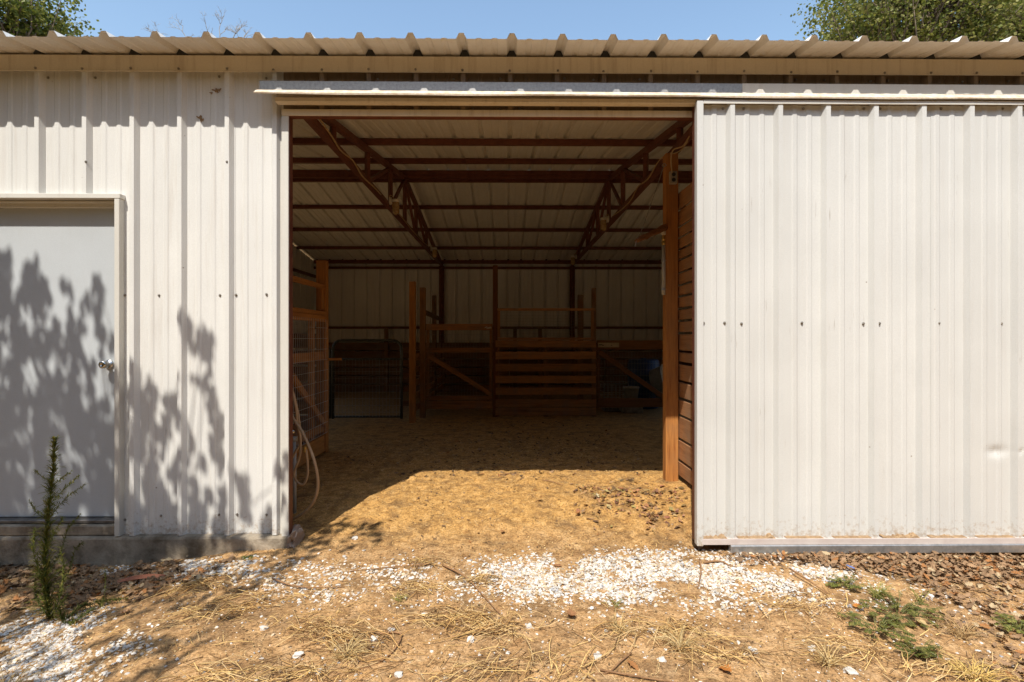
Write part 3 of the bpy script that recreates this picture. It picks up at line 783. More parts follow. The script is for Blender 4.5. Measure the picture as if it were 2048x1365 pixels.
# tube gates
def tube_gate(x0, x1, Y, ztop, zbot, mid, label):
    g = thing('tube_gate', ((x0 + x1) / 2, Y, zbot), label, 'gate', 'steel tube gates')
    r = 0.021; R = 0.13
    pts = [(x0, Y, zbot), (x0, Y, ztop - R)] + [(x0 + R - R * math.cos(a), Y, ztop - R + R * math.sin(a)) for a in (.4, .8, 1.2)] + [(x0 + R, Y, ztop), (x1 - R, Y, ztop)] + \
          [(x1 - R + R * math.sin(a), Y, ztop - R + R * math.cos(a)) for a in (.4, .8, 1.2)] + [(x1, Y, ztop - R), (x1, Y, zbot)]
    mb = MB(); mb.tube(pts, r, 10); build(mb, 'tube_frame', M_GATE, g, smooth=True)
    for z in (mid, zbot + 0.03):
        mb = MB(); mb.tube([(x0 + .015, Y, z), (x1 - .015, Y, z)], 0.017, 8); build(mb, 'rail', M_GATE, g, smooth=True)
    mb = MB()
    for xx in np.arange(x0 + 0.04, x1, 0.05): mb.tube([(xx, Y - 0.018, zbot + .03), (xx, Y - 0.018, mid)], 0.0024, 4, False)
    for zz in np.arange(zbot + 0.1, mid, 0.1): mb.tube([(x0, Y - 0.02, zz), (x1, Y - 0.02, zz)], 0.0024, 4, False)
    build(mb, 'wire_mesh', simple('dull_wire', (0.26, 0.25, 0.23), (0.36, 0.35, 0.32), 20, 0.6, 0.1), g)
Yt = 4.3
a, c_ = P(666, 838, Yt), P(803, 681, Yt)
tube_gate(a.x, c_.x, Yt, c_.z, a.z, P(700, 719, Yt).z, 'dark steel tube gate with rounded top corners and mesh lower half')
c2 = P(659.5, 686, Yt + 0.02)
tube_gate(c2.x - 1.0, c2.x, Yt + 0.03, c2.z, a.z, P(700, 719, Yt).z, 'second steel tube gate, mostly hidden behind the left stall post')

# slats between the two stepped posts
sg = thing('side_slats', (P(834, 845, 4.6).x, 4.5, 0), 'short slatted fence running back between the two stepped timber posts', 'fence')
xa = P(824, 700, 4.55).x; 
for i, yv in enumerate((716, 742, 768, 795, 820)):
    z = P(830, yv, 4.6).z
    board('slat', (xa + 0.01, 4.56, z), (xa - 0.02, 8.9, z), 0.10, 0.025, M_WOOD, sg, side=(0, 0, 1), warp=0.002)
for i, yv in enumerate((700, 726, 752, 778, 805)):
    z = P(812, yv, 4.6).z
    board('slat_end', (xa - 0.13, 4.50, z), (xa - 0.04, 4.50, z), 0.085, 0.03, M_WOODD, sg, side=(0, 0, 1))
board('top_board', P(852, 626, 5.1), P(884, 640, 8.9), 0.08, 0.035, M_WOODD, sg, side=(0, 0, 1))

def framed_gate(name, label, x0, x1, ys, Y, brace, mat, cat='gate', group='braced wooden mesh gates', mesh=True):
    """ys: (top, bottom) photo rows of each rail; brace: two photo points"""
    pa, pb = P(x0, ys[0][0], Y), P(x1, ys[-1][1], Y)
    g = thing(name, ((pa.x + pb.x) / 2, Y, pb.z), label, cat, group)
    sw = 0.05
    for (yt, yb) in ys:
        zt, zb = P(1014, yt, Y).z, P(1014, yb, Y).z
        board('rail', (pa.x, Y, (zt + zb) / 2), (pb.x, Y, (zt + zb) / 2), zt - zb - .003, 0.035, mat, g, side=(0, 0, 1), warp=0.002)
    for xx in (pa.x + sw / 2, pb.x - sw / 2):
        board('stile', (xx, Y + 0.037, pb.z), (xx, Y + 0.037, pa.z), sw, 0.035, mat, g, side=(1, 0, 0), warp=0.002)
    p, q = P(*brace[0], Y - 0.03), P(*brace[1], Y - 0.03)
    board('brace', p, q, 0.075, 0.022, mat, g, side=(0, 0, 1), warp=0.002)
    mb = MB()
    zt, zb = pa.z - 0.02, pb.z + 0.02
    for xx in np.arange(pa.x + 0.03, pb.x, 0.05): mb.tube([(xx, Y + 0.02, zb), (xx, Y + 0.02, zt)], 0.0016, 4, False)
    for zz in np.arange(zb, zt, 0.1): mb.tube([(pa.x, Y + 0.02, zz), (pb.x, Y + 0.02, zz)], 0.0016, 4, False)
    build(mb, 'wire_mesh', simple('dull_wire', (0.26, 0.25, 0.23), (0.36, 0.35, 0.32), 20, 0.6, 0.1), g)
    return g
fg = framed_gate('mesh_gate', 'braced orange wood gate with wire mesh and white torn tag at its corner', 852, 985, [(648, 661), (696, 705.5), (792, 801), (802, 818)], YS + 0.06, ((857, 712), (982, 789)), M_WOOD)
mb = MB()
for (px, py, r) in ((972, 655, .02), (979, 656, .03), (975, 657, .016)):
    p = P(px, py, YS + 0.035); M = Matrix.Translation(p) @ Matrix.Rotation(random.uniform(-.4, .4), 4, 'Y')
    v, f = chambox(r * 2.2, 0.003, r * 0.9, 0.001); mb.add([M @ Vector(a) for a in v], f)
build(mb, 'torn_tag', M_WHITE, fg)
rg = framed_gate('mesh_gate', 'braced dark wood gate with a pale board nailed on, right of the slats', 1194, 1335, [(681, 699), (797, 815)], YS + 0.06, ((1198, 704), (1330, 797)), wood_mat('dull_wood', (0.15, 0.062, 0.024), (0.27, 0.125, 0.05)))
p, q = P(1196, 690.5, YS + 0.03), P(1238, 690.5, YS + 0.03)
board('pale_board', p, q, 0.075, 0.014, M_PALE, rg, side=(0, 0, 1))
mb = MB()
for (px, py, l) in ((1201, 690, .03), (1206, 691, .012), (1223, 691, .010)):
    c = P(px, py, YS + 0.0195); mb.box(c.x - l, c.x + l, c.y - 0.004, c.y, c.z - .008, c.z + .006, 0.001)
build(mb, 'black_mark', M_BLACK, rg)

# slatted stall front in the middle
ss = thing('slatted_stall', (0.6, YS, 0), 'slatted wooden stall front with a wire framed opening on top', 'stall front')
xa, xb = P(991, 700, YS).x, P(1192, 700, YS).x
for (yt, yb) in ((681, 695), (704, 719), (728, 743), (752, 766.5), (776, 790), (799.5, 814), (815.5, 831)):
    zt, zb = P(1014, yt, YS).z, P(1014, yb, YS).z
    board('slat', (xa, YS, (zt + zb) / 2), (xb, YS, (zt + zb) / 2 + random.uniform(-.006, .006)), zt - zb, 0.025, M_WOOD, ss, side=(0, 0, 1), warp=0.002)
for xx in (xa + .03, (xa + xb) / 2, xb - .03): board('cleat', (xx, YS + .035, 0.0), (xx, YS + .035, P(1014, 682, YS).z), 0.07, 0.04, M_WOODD, ss, side=(1, 0, 0))
ft_, fb_ = P(1014, 617.5, YS).z, P(1014, 680, YS).z
for (yt, yb) in ((617, 622), (675.5, 680.5)):
    zt, zb = P(1014, yt, YS).z, P(1014, yb, YS).z
    board('frame_rail', (xa + 0.03, YS, (zt + zb) / 2), (xb - 0.02, YS, (zt + zb) / 2), zt - zb, 0.035, M_WOOD, ss, side=(0, 0, 1))
for xx in (xa + 0.055, xb - 0.06): board('frame_stile', (xx, YS, fb_ + 0.04), (xx, YS, ft_ - 0.04), 0.045, 0.035, M_WOOD, ss, side=(1, 0, 0))
mb = MB()
for xx in np.arange(xa + 0.05, xb - 0.04, 0.05): mb.tube([(xx, YS + 0.02, fb_), (xx, YS + 0.02, ft_)], 0.0013, 4, False)
for zz in np.arange(fb_, ft_, 0.05): mb.tube([(xa + .05, YS + 0.02, zz), (xb - .05, YS + 0.02, zz)], 0.0013, 4, False)
build(mb, 'wire_mesh', simple('dull_wire', (0.26, 0.25, 0.23), (0.36, 0.35, 0.32), 20, 0.6, 0.1), ss)

# plank lining of the back wall
bl = thing('back_lining', (0, YB - 0.15, 0), 'dark horizontal plank lining along the foot of the back wall', 'lining')
for j in range(4):
    x0, x1 = XL + 0.1 + j * 2.29, XL + 0.1 + (j + 1) * 2.29 - 0.01
    for i in range(6):
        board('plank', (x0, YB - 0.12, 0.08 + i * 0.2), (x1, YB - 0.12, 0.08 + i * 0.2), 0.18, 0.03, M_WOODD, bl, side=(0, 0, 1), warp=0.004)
for px in (773, 1030, 1080):
    c = P(px, 655, YB - 0.15); board('stub', (c.x, YB - 0.17, 0.0), (c.x, YB - 0.17, c.z - .02), 0.09, 0.06, M_WOODD, bl, side=(1, 0, 0))

# odds and ends stored behind the right gate
YC = 6.2
br = thing('barrel', (*P(1287, 800, YC).xy, gh(1.8, YC)), 'blue plastic barrel standing in shade behind the right gate', 'barrel')
mb = MB(); c = P(1287, 800, YC); M = Matrix.Translation((c.x, c.y, 0.0))
mb.lathe([(0.26, 0), (0.285, 0.03), (0.29, 0.25), (0.30, 0.27), (0.29, 0.29), (0.29, 0.58), (0.30, 0.60), (0.29, 0.62), (0.285, 0.85), (0.26, 0.89), (0.24, 0.885)], M, 24); build(mb, 'body', M_BLUE, br, smooth=True)
mb = MB(); mb.lathe([(0.2, 0.886), (0.2, 0.893), (0.06, 0.894), (0.05, 0.91)], M, 20); build(mb, 'lid', M_BLUE, br)
tr_ = thing('metal_trough', (*P(1318, 790, 5.6).xy, 0), 'curved galvanised tub leaning behind the right mesh gate', 'tub')
mb = MB(); c = P(1310, 770, 5.75); M = Matrix.Translation(c) @ Matrix.Rotation(math.radians(70), 4, 'Y') @ Matrix.Rotation(0.5, 4, 'X')
mb.lathe([(0.27, 0.0), (0.30, 0.22), (0.315, 0.225), (0.295, 0.225), (0.265, 0.01)], M, 28); build(mb, 'shell', M_GALV, tr_, smooth=True)
wc = thing('wire_crate', (*P(1232, 800, 5.7).xy, 0), 'grey wire crate standing on the floor behind the right gate', 'crate')
cc = P(1230, 785, 5.7); mb = MB()
for yy in (5.6, 6.0):
    for i in range(7): mb.tube([(cc.x - 0.21 + i * 0.07, yy, 0.02), (cc.x - 0.21 + i * 0.07, yy, 0.5)], 0.003, 5)
    for i in range(7): mb.tube([(cc.x - 0.21, yy, 0.02 + i * 0.08), (cc.x + 0.21, yy, 0.02 + i * 0.08)], 0.003, 5)
for sx in (-.21, .21):
    for i in range(7): mb.tube([(cc.x + sx, 5.6, 0.02 + i * 0.08), (cc.x + sx, 6.0, 0.02 + i * 0.08)], 0.003, 5)
build(mb, 'wire_sides', M_WIRE, wc)
mb = MB(); mb.box(cc.x - .2, cc.x + .2, 5.61, 5.99, 0.008, 0.016); build(mb, 'tray', M_BLACK, wc)
bk = thing('bucket', (*P(1262, 800, 5.65).xy, 0), 'small pale plastic bucket beside the wire crate behind the right gate', 'bucket')
mb = MB(); c = P(1262, 800, 5.6); mb.lathe([(0.10, 0.0), (0.135, 0.30), (0.145, 0.30), (0.145, 0.32), (0.125, 0.32), (0.095, 0.02)], Matrix.Translation((c.x, c.y, 0.12)) , 20); build(mb, 'pail', simple('pail_plastic', (0.36, 0.33, 0.27), (0.46, 0.43, 0.36), 9, 0.5), bk, smooth=True)
mb = MB(); mb.tube([(c.x - .143, c.y, .42), (c.x - .1, c.y - .06, .34), (c.x, c.y - .15, .30), (c.x + .1, c.y - .06, .34), (c.x + .143, c.y, .42)], 0.003, 6, smooth=4); build(mb, 'bail', M_WIRE, bk)
mb = MB(); c = P(1262, 815, 5.6); mb.box(c.x - .17, c.x + .17, c.y - .15, c.y + .17, 0.0, 0.119, 0.008); o = build(mb, 'block', M_CONC); tag(o, 'low concrete block carrying the pale bucket behind the right gate', 'block')

# ------------------------------------------------------------------ lamps and wiring on the trusses
def lamp(px, py, side, label):
    X = side * -TX
    p = PX(px, py, X - 0.0)
    p = Vector((X, p.y, ZC + 0.012)); s = 1 if X < 0 else -1
    t = thing('jar_lamp', p, label, 'lamp', 'jar lamps clamped to the trusses')
    M = Matrix.Translation(p + Vector((s * 0.034, 0, 0.03))) @ Vector((s, 0, 0)).to_track_quat('Z', 'Y').to_matrix().to_4x4()
    mb = MB(); mb.lathe([(0.050, 0), (0.052, 0.012), (0.045, 0.026), (0.024, 0.034), (0.022, 0.06)], M, 18); build(mb, 'wall_box', M_WHITE, t, smooth=True)
    c = p + Vector((s * 0.115, 0, 0))
    mb = MB(); mb.lathe([(0.034, 0.052), (0.048, 0.045), (0.050, 0.018), (0.046, 0.012)], Matrix.Translation(c), 18); build(mb, 'collar', M_WHITE, t, smooth=True)
    mb = MB(); pr = [(0.044, 0.010)]
    for i in range(6): pr += [(0.047, -0.004 - i * 0.021), (0.044, -0.014 - i * 0.021)]
    pr += [(0.036, -0.135), (0.018, -0.146), (0.004, -0.148)]
    mb.lathe(pr, Matrix.Translation(c), 20); build(mb, 'glass_jar', M_GLASS, t, smooth=True)
    mb = MB(); q = p + Vector((s * 0.03, -0.02, 0.06))
    mb.tube([q, q + Vector((s * .02, -.01, .035)), q + Vector((s * .05, -.02, .02)), q + Vector((s * .06, .0, -.01))], 0.004, 6, smooth=4); build(mb, 'wire_tail', M_CABLE, t)
lamp(774, 395, 1, 'amber jar lamp on the left truss, nearer the doorway')
lamp(858, 494, 1, 'small amber jar lamp far back on the left truss')
lamp(1222, 440, -1, 'amber jar lamp on the right truss, nearer the doorway')
lamp(1156, 514, -1, 'small amber jar lamp far back on the right truss')
def cable(pts, r, name, label, cat='cable', mat=M_CABLE, sm=6):
    mb = MB(); mb.tube(pts, r, 7, smooth=sm); o = build(mb, name, mat, smooth=True); return tag(o, label, cat)
xc = -TX + 0.036
cable([PX(x, y, xc + random.uniform(0, .012)) for x, y in ((632, 229), (660, 268), (682, 302), (706, 322), (724, 352), (745, 372), (762, 390))], 0.0075, 'power_cable', 'pale brown cable sagging along the left truss to its first lamp')
cable([PX(x, y, xc + random.uniform(0, .008)) for x, y in ((785, 414), (806, 438), (825, 462), (846, 484), (856, 492))], 0.006, 'power_cable', 'brown cable along the left truss between its two lamps')
xc = TX - 0.036
cable([PX(x, y, xc - random.uniform(0, .012)) for x, y in ((1341, 306), (1318, 322), (1296, 358), (1276, 374), (1262, 400), (1245, 418), (1226, 432))], 0.007, 'power_cable', 'tan cable running down the right truss to its first lamp')
cable([P(x, y, 1.22 - i * 0.06) for i, (x, y) in enumerate(((1344, 346), (1342, 318), (1347, 300), (1366, 292), (1380, 270), (1387, 246), (1390, 215)))], 0.006, 'power_cable', 'looped cable rising from the outlet box toward the top of the doorway')
cable([P(x, y, 1.24 - i * 0.05) for i, (x, y) in enumerate(((1341, 308), (1352, 306), (1364, 299), (1377, 280), (1385, 258), (1389, 225)))], 0.005, 'power_cable', 'thinner cable bunched with the looped cable above the right post')
# outlet on the right post
oc = P(1346, 356, YP - 0.02)
ou = thing('outlet_box', oc, 'small beige double outlet box on the right timber post', 'outlet')
mb = MB(); mb.box(oc.x - .034, oc.x + .034, YP - 0.04, YP - 0.002, oc.z - .058, oc.z + .056, 0.005); build(mb, 'box', simple('outlet_beige', (0.30, 0.26, 0.20), (0.40, 0.35, 0.28), 12, 0.5), ou)
for s in (-1, 1):
    mb = MB(); M = Matrix.Translation((oc.x, YP - 0.0405, oc.z + s * .024)) @ Matrix.Rotation(math.radians(90), 4, 'X'); mb.lathe([(0.018, 0), (0.018, 0.003), (0.014, 0.004)], M, 14); build(mb, 'socket', M_BLACK, ou)
# riser pipe beside the post
pc = P(1327.5, 500, YP + 0.02); zt, zb = P(1327, 457, YP).z, P(1327, 590, YP).z
pp = thing('riser_pipe', (pc.x, pc.y, zb), 'grey water pipe with brass valve strapped beside the right post', 'pipe')
mb = MB(); mb.tube([(pc.x, pc.y, zb), (pc.x, pc.y, P(1327, 490, YP).z)], 0.019, 12); build(mb, 'tube', M_PVC, pp, smooth=True)
mb = MB()
z1, z2 = P(1327, 490, YP).z, P(1327, 470, YP).z
mb.lathe([(0.015, z1), (0.021, z1 + .01), (0.021, z1 + .03), (0.014, z1 + .04), (0.018, z1 + .05), (0.018, z2 - .01), (0.012, z2)], Matrix.Translation((pc.x, pc.y, 0)), 8); build(mb, 'brass_valve', M_BRASS, pp)
mb = MB(); mb.lathe([(0.012, z2), (0.024, z2 + .004), (0.024, z2 + .03), (0.014, zt)], Matrix.Translation((pc.x, pc.y, 0)), 8); build(mb, 'cap', M_WHITE, pp)
for yy in (521, 579):
    z = P(1327, yy, YP).z; mb = MB(); mb.lathe([(0.021, z - .009), (0.025, z - .008), (0.025, z + .008), (0.021, z + .009)], Matrix.Translation((pc.x, pc.y, 0)), 12)
    mb.box(pc.x + 0.02, pc.x + 0.045, pc.y - .006, pc.y + .006, z - .008, z + .008); build(mb, 'strap', M_GALV, pp)
# hanging log on a wire
l0, l1 = P(1331, 455, YP - 0.03), P(1272, 482, YP - 0.22)
hg = thing('hanging_log', l0, 'short rough log sticking out from the right post and hung by wire', 'log')
mb = MB(); n = 9
pts = [l0.lerp(l1, i / n) + Vector((0, 0, .004 * math.sin(i * 1.9))) for i in range(n + 1)]
mb.tube(pts, [0.030, .031, .027, .025, .026, .024, .026, .024, .023, .016], 9); build(mb, 'wood', wood_mat('log_wood', (0.19, 0.085, 0.035), (0.34, 0.17, 0.075)), hg, smooth=True)
w0, w1 = P(1328, 331, YP - 0.02), P(1281, 466, YP - 0.2)
mb = MB(); mb.tube([w0, w0.lerp(w1, .3) + Vector((0, 0, -.01)), w0.lerp(w1, .7) + Vector((0, 0, -.012)), w1, l1 + Vector((.01, 0, 0.02)), l1 + Vector((-.004, -.01, -.02)), l1 + Vector((-.008, -.01, -.05))], 0.0032, 5, smooth=4)
mb.tube([w0 + Vector((-.02, 0, .0)), w0 + Vector((0, -.01, .012)), w0 + Vector((.02, 0, 0)), w0 + Vector((0, .005, -.012)), w0 + Vector((-.02, 0, 0))], 0.004, 5, smooth=3)
build(mb, 'wire', M_WIRE, hg)

# ------------------------------------------------------------------ hose at the left jamb
ho = thing('garden_hose', P(590, 1035, 0.35), 'tan garden hose hanging in loops just inside the left jamb', 'hose')
YH = 0.30
mb = MB(); mb.tube([P(x, y, YH + d) for x, y, d in ((574, 800, .05), (586, 836, .03), (602, 860, 0), (618, 893, -.03), (630, 928, -.05), (636, 968, -.05), (628, 1002, -.04), (609, 1025, -.02), (584, 1040, 0))], 0.0105, 10, smooth=6); build(mb, 'loop', M_HOSE, ho, smooth=True)
mb = MB(); mb.tube([P(x, y, YH + .12) for x, y in ((578, 765), (586, 790), (592, 818), (594, 845), (600, 870), (601, 900), (598, 918), (592, 934), (588, 950), (596, 966), (608, 968), (615, 950), (615, 925), (612, 900))], 0.009, 9, smooth=5); build(mb, 'loop', M_HOSE, ho, smooth=True)
mb = MB(); mb.tube([P(x, y, YH + .2) for x, y in ((582, 920), (592, 902), (600, 885), (598, 840), (590, 800), (584, 780))], 0.009, 9, smooth=5); build(mb, 'loop', M_HOSE, ho, smooth=True)
mb = MB(); mb.tube([P(610, 905, YH + .12), P(609, 894, YH + .12)], 0.013, 10); build(mb, 'coupling', M_BRASS, ho)
mb = MB(); a = P(589, 880, YH + .22); z_ = gh(a.x, a.y)
mb.tube([(a.x, a.y, z_ - .03), (a.x, a.y, a.z)], 0.014, 10); mb.lathe([(0.019, a.z - .01), (0.019, a.z + .03)], Matrix.Translation((a.x, a.y, 0)), 12)
hb = thing('standpipe', (a.x, a.y, z_), 'grey standpipe with a tap behind the hanging hose', 'pipe')
build(mb, 'tube', M_PVC, hb, smooth=True)
mb = MB(); mb.box(a.x - .035, a.x + .03, a.y - .02, a.y + .03, a.z + .031, a.z + .115, .006); build(mb, 'tap_box', M_WOODD, hb)
mb = MB(); M = Matrix.Translation((a.x + .004, a.y - .02, a.z + .07)) @ Matrix.Rotation(math.radians(90), 4, 'X'); mb.lathe([(.010, 0), (.010, .02), (.017, .022), (.017, .034), (.006, .04)], M, 12); build(mb, 'tap', M_CHROME, hb, smooth=True)
# broken concrete lump at the corner of the footing
def rock(c, sx, sy, sz, seed, sub=2, rough=0.25):
    import bmesh
    bm = bmesh.new(); bmesh.ops.create_icosphere(bm, subdivisions=sub, radius=1)
    vs = [v.co.copy() for v in bm.verts]; fs = [tuple(v.index for v in f.verts) for f in bm.faces]; bm.free()
    out = []
    for v in vs:
        k = 1 + rough * mnoise.noise(v * 1.3 + Vector((seed, 0, 0))) + rough * .5 * mnoise.noise(v * 3.1 + Vector((0, seed, 0)))
        w = Vector((math.copysign(abs(v.x) ** .7, v.x) * sx, math.copysign(abs(v.y) ** .7, v.y) * sy, math.copysign(abs(v.z) ** .7, v.z) * sz)) * k
        out.append(Vector(c) + w)
    return out, fs
mb = MB(); c = P(592, 1078, 0.02); v, f = rock((c.x - .012, 0.03, c.z + .0), 0.030, 0.085, 0.066, 4.2, 3, .75); mb.add(v, f)
o = build(mb, 'concrete_lump', M_CHUNK); tag(o, 'rough broken concrete lump at the foot of the left door jamb', 'rubble')

# ------------------------------------------------------------------ gravel, stones, leaf litter, straw
def poly_world(pts): return [PG(x, y).xy for x, y in pts]
def inside(p, poly):
    r = False; n = len(poly); j = n - 1
    for i in range(n):
        xi, yi = poly[i]; xj, yj = poly[j]
        if (yi > p[1]) != (yj > p[1]) and p[0] < (xj - xi) * (p[1] - yi) / (yj - yi) + xi: r = not r
        j = i
    return r
ICO = None
def ico(sub):
    import bmesh
    bm = bmesh.new(); bmesh.ops.create_icosphere(bm, subdivisions=sub, radius=1)
    a = np.array([v.co[:] for v in bm.verts]); f = [tuple(v.index for v in q.verts) for q in bm.faces]; bm.free(); return a, f
IV, IF = ico(1)
def chip(mb, x, y, s, lift=0.0, col=None):
    k = rng.uniform(0.72, 1.25, (len(IV), 1)); v = IV * k * np.array([s * rng.uniform(.8, 1.35), s * rng.uniform(.65, 1.0), s * rng.uniform(.35, .65)])
    a = rng.uniform(0, 6.28); t = rng.uniform(-.5, .5)
    R = np.array(Matrix.Rotation(a, 3, 'Z') @ Matrix.Rotation(t, 3, 'X')); v = v @ R.T + np.array([x, y, gh(x, y) + s * .22 + lift])
    mb.add(v.tolist(), IF, col)
def stone_col():
    b_ = random.uniform(.42, .82); t = random.random()
    if t < .32: return (b_ * .85, b_ * .66, b_ * .44)
    if t < .34: return (b_ * .62, b_ * .62, b_ * .64)
    return (b_, b_ * .93, b_ * .83)
def edge_fade(p, poly):
    d = 9
    for i in range(len(poly)):
        a = Vector(poly[i]); b_ = Vector(poly[(i + 1) % len(poly)]); ab = b_ - a
        t = max(0, min(1, (Vector(p) - a).dot(ab) / max(1e-9, ab.length_squared))); d = min(d, (a + ab * t - Vector(p)).length)
    return d
def scatter(poly, n, fade=0.08, clump=0.0, seed=0):
    xs = [p[0] for p in poly]; ys = [p[1] for p in poly]; out = []
    lo, hi = (min(xs) - fade, min(ys) - fade), (max(xs) + fade, max(ys) + fade)
    tries = 0
    while len(out) < n and tries < n * 12:
        tries += 1
        p = (random.uniform(lo[0], hi[0]), random.uniform(lo[1], hi[1]))
        e = edge_fade(p, poly); e = e if inside(p, poly) else -e
        pr = sstep(-fade, fade, e)
        if clump: pr *= sstep(-.25, .25, mnoise.noise((p[0] * 4 + seed, p[1] * 4, seed)) + .25 * (1 - clump))
        if random.random() < pr: out.append(p)
    return out
band = poly_world([(420, 1180), (540, 1130), (700, 1118), (860, 1128), (1060, 1118), (1300, 1112), (1430, 1108), (1580, 1116), (1700, 1142), (1860, 1182), (1840, 1205), (1650, 1200), (1400, 1208), (1200, 1205), (1050, 1200), (900, 1190), (760, 1192), (640, 1205), (520, 1190)])
core = poly_world([(960, 1150), (1100, 1122), (1300, 1116), (1560, 1122), (1680, 1150), (1600, 1180), (1400, 1198), (1180, 1195), (1030, 1190)])
corner = poly_world([(-60, 1240), (120, 1232), (245, 1260), (240, 1310), (150, 1365), (60, 1430), (-80, 1430)])
wallside = poly_world([(180, 1138), (330, 1128), (520, 1120), (560, 1150), (430, 1160), (240, 1160)])
mb = MB()
for p in scatter(band, 4300, .22, 1.0, 3): chip(mb, p[0], p[1], .0035 + .0095 * random.random() ** 1.6, -.0012, stone_col())
for p in scatter(core, 6800, .20, .5, 5): chip(mb, p[0], p[1], .0035 + .010 * random.random() ** 1.6, random.uniform(-.001, .004), stone_col())
o = build(mb, 'white_gravel', M_GRAVEL, origin=(0, -0.5, 0), fix=False); tag(o, 'band of white limestone gravel across the ground before the doorway', 'gravel', kind='stuff')
mb = MB()
for p in scatter(corner, 3000, .2, .6, 8): chip(mb, p[0], p[1], random.uniform(.004, .011), 0, stone_col())
for p in scatter(wallside, 900, .1, .6, 9): chip(mb, p[0], p[1], random.uniform(.005, .014), 0, stone_col())
for _ in range(3400):
    x, y = random.uniform(-3.2, 3.4), random.uniform(-1.6, -.25); chip(mb, x, y, random.choice((.003, .004, .005, .008)) * random.uniform(.7, 1.3), -.001, stone_col())
o = build(mb, 'loose_gravel', M_GRAVEL, origin=(0, -1, 0), fix=False); tag(o, 'pale gravel in the shaded corner and loose chips strewn over the dirt', 'gravel', kind='stuff')
# single stones one can pick out
stones = [((941, 1282), .017, 'flat white stone just left of the bent brown stick heap in the foreground'), ((1058, 1254), .015, 'white stone left of the lone broad oak leaf'), ((1195, 1315), .018, 'largest white stone above the bent brown stick'),
          ((1305, 1264), .015, 'white stone below the pale grass sprig, right of the lone oak leaf'), ((748, 1280), .016, 'white stone at the bend of the hooked grey stick'), ((783, 1262), .013, 'small white stone just above the hooked grey stick'),
          ((596, 1312), .014, 'white stone on bare dirt left of the yellow grass tuft'), ((636, 1345), .015, 'white stone near the bottom edge below the yellow grass tuft'), ((1508, 1305), .019, 'large white stone between dry tuft and green weeds'),
          ((798, 1352), .015, 'white stone at the bottom edge below the hooked grey stick'), ((1625, 1300), .016, 'white stone just left of the dry tuft by the green weeds'), ((1700, 1345), .017, 'white stone below the green weeds near the bottom edge'),
          ((710, 1078), .016, 'lone white stone on the dirt inside the doorway near the left jamb'), ((1322, 1322), .015, 'white stone beside the curled brown leaf at right of the bent stick'), ((528, 1258), .014, 'grey white stone at the edge of the tree shade on the dirt')]
for (px, s_, lab) in stones:
    p = PG(*px); mb = MB(); v, f = rock((p.x, p.y, p.z + s_ * .25), s_ * random.uniform(.9, 1.4), s_, s_ * .6, random.random() * 90, 2, .6); mb.add(v, f)
    o = build(mb, 'white_stone', M_STONE); tag(o, lab, 'stone', 'loose white stones on the dirt')

def leaf_pts(s, lobes=True):
    """an oak leaf outline with a raised midrib, curled"""
    n = 11; L = []; 
    for i in range(n):
        t = i / (n - 1)
        w = math.sin(math.pi * (t * .86 + .07)) * .36
        if lobes: w *= (1.0 if i % 2 else .55)
        L.append((t - .5, w))
    cu = random.uniform(-.9, 1.5); cv = random.uniform(-.3, .9)
    vs = []
    for (t, w) in L:
        zc = cu * t * t * .6
        vs += [(t, 0, zc), (t, w, zc + cv * w * w * 2.2), (t, -w, zc + cv * w * w * 2.2 * random.uniform(.3, 1.5))]
    fs = []
    for i in range(n - 1):
        a, b_ = i * 3, i * 3 + 3
        fs += [(a, b_, b_ + 1, a + 1), (a, a + 2, b_ + 2, b_)]
    return [Vector(v) * s for v in vs], fs
def leaf_col(k=0):
    t = random.random()
    if k == 1: return random.choice([(.30, .125, .04), (.36, .17, .06), (.26, .10, .035)])
    if t < .5: b_ = random.uniform(.6, 1.3); return (.27 * b_, .165 * b_, .088 * b_)
    if t < .8: b_ = random.uniform(.6, 1.1); return (.33 * b_, .20 * b_, .105 * b_)
    if t < .92: b_ = random.uniform(.7, 1.1); return (.34 * b_, .15 * b_, .05 * b_)
    return (.44, .33, .19)
LEAFLIB = [leaf_pts(1.0) for _ in range(14)]
def put_leaf(mb, x, y, s, lift=0.0, tilt=.5, col=None):
    vs, fs = random.choice(LEAFLIB)
    R = Matrix.Rotation(random.uniform(0, 6.28), 3, 'Z') @ Matrix.Rotation(random.uniform(-tilt, tilt), 3, 'X') @ Matrix.Rotation(random.uniform(-tilt, tilt), 3, 'Y')
    o = Vector((x, y, gh(x, y) + .006 + lift)); mb.add([o + R @ (v * s) for v in vs], fs, col or leaf_col())
rl = poly_world([(1470, 1120), (1600, 1116), (1800, 1112), (2080, 1118), (2150, 1400), (2000, 1380), (1930, 1290), (1870, 1200), (1780, 1160), (1650, 1135)])
rl2 = poly_world([(1480, 1120), (1640, 1116), (2080, 1120), (2080, 1160), (1900, 1165), (1700, 1140)])
ll = poly_world([(-60, 1130), (150, 1128), (330, 1126), (460, 1118), (400, 1165), (250, 1200), (100, 1225), (-60, 1215)])
pile = poly_world([(1175, 980), (1260, 968), (1340, 985), (1352, 1020), (1330, 1052), (1250, 1046), (1190, 1030), (1190, 1005)])
mb = MB()
for p in scatter(rl, 1100, .12, .6, 2): put_leaf(mb, p[0], p[1], random.uniform(.016, .048), random.uniform(0, .016), .6)
for p in scatter(rl2, 1500, .06, 0, 2): put_leaf(mb, p[0], p[1], random.uniform(.018, .046), random.uniform(0, .026), .7)
for p in scatter(ll, 1300, .1, .4, 6): put_leaf(mb, p[0], p[1], random.uniform(.02, .055), random.uniform(0, .016), .6)
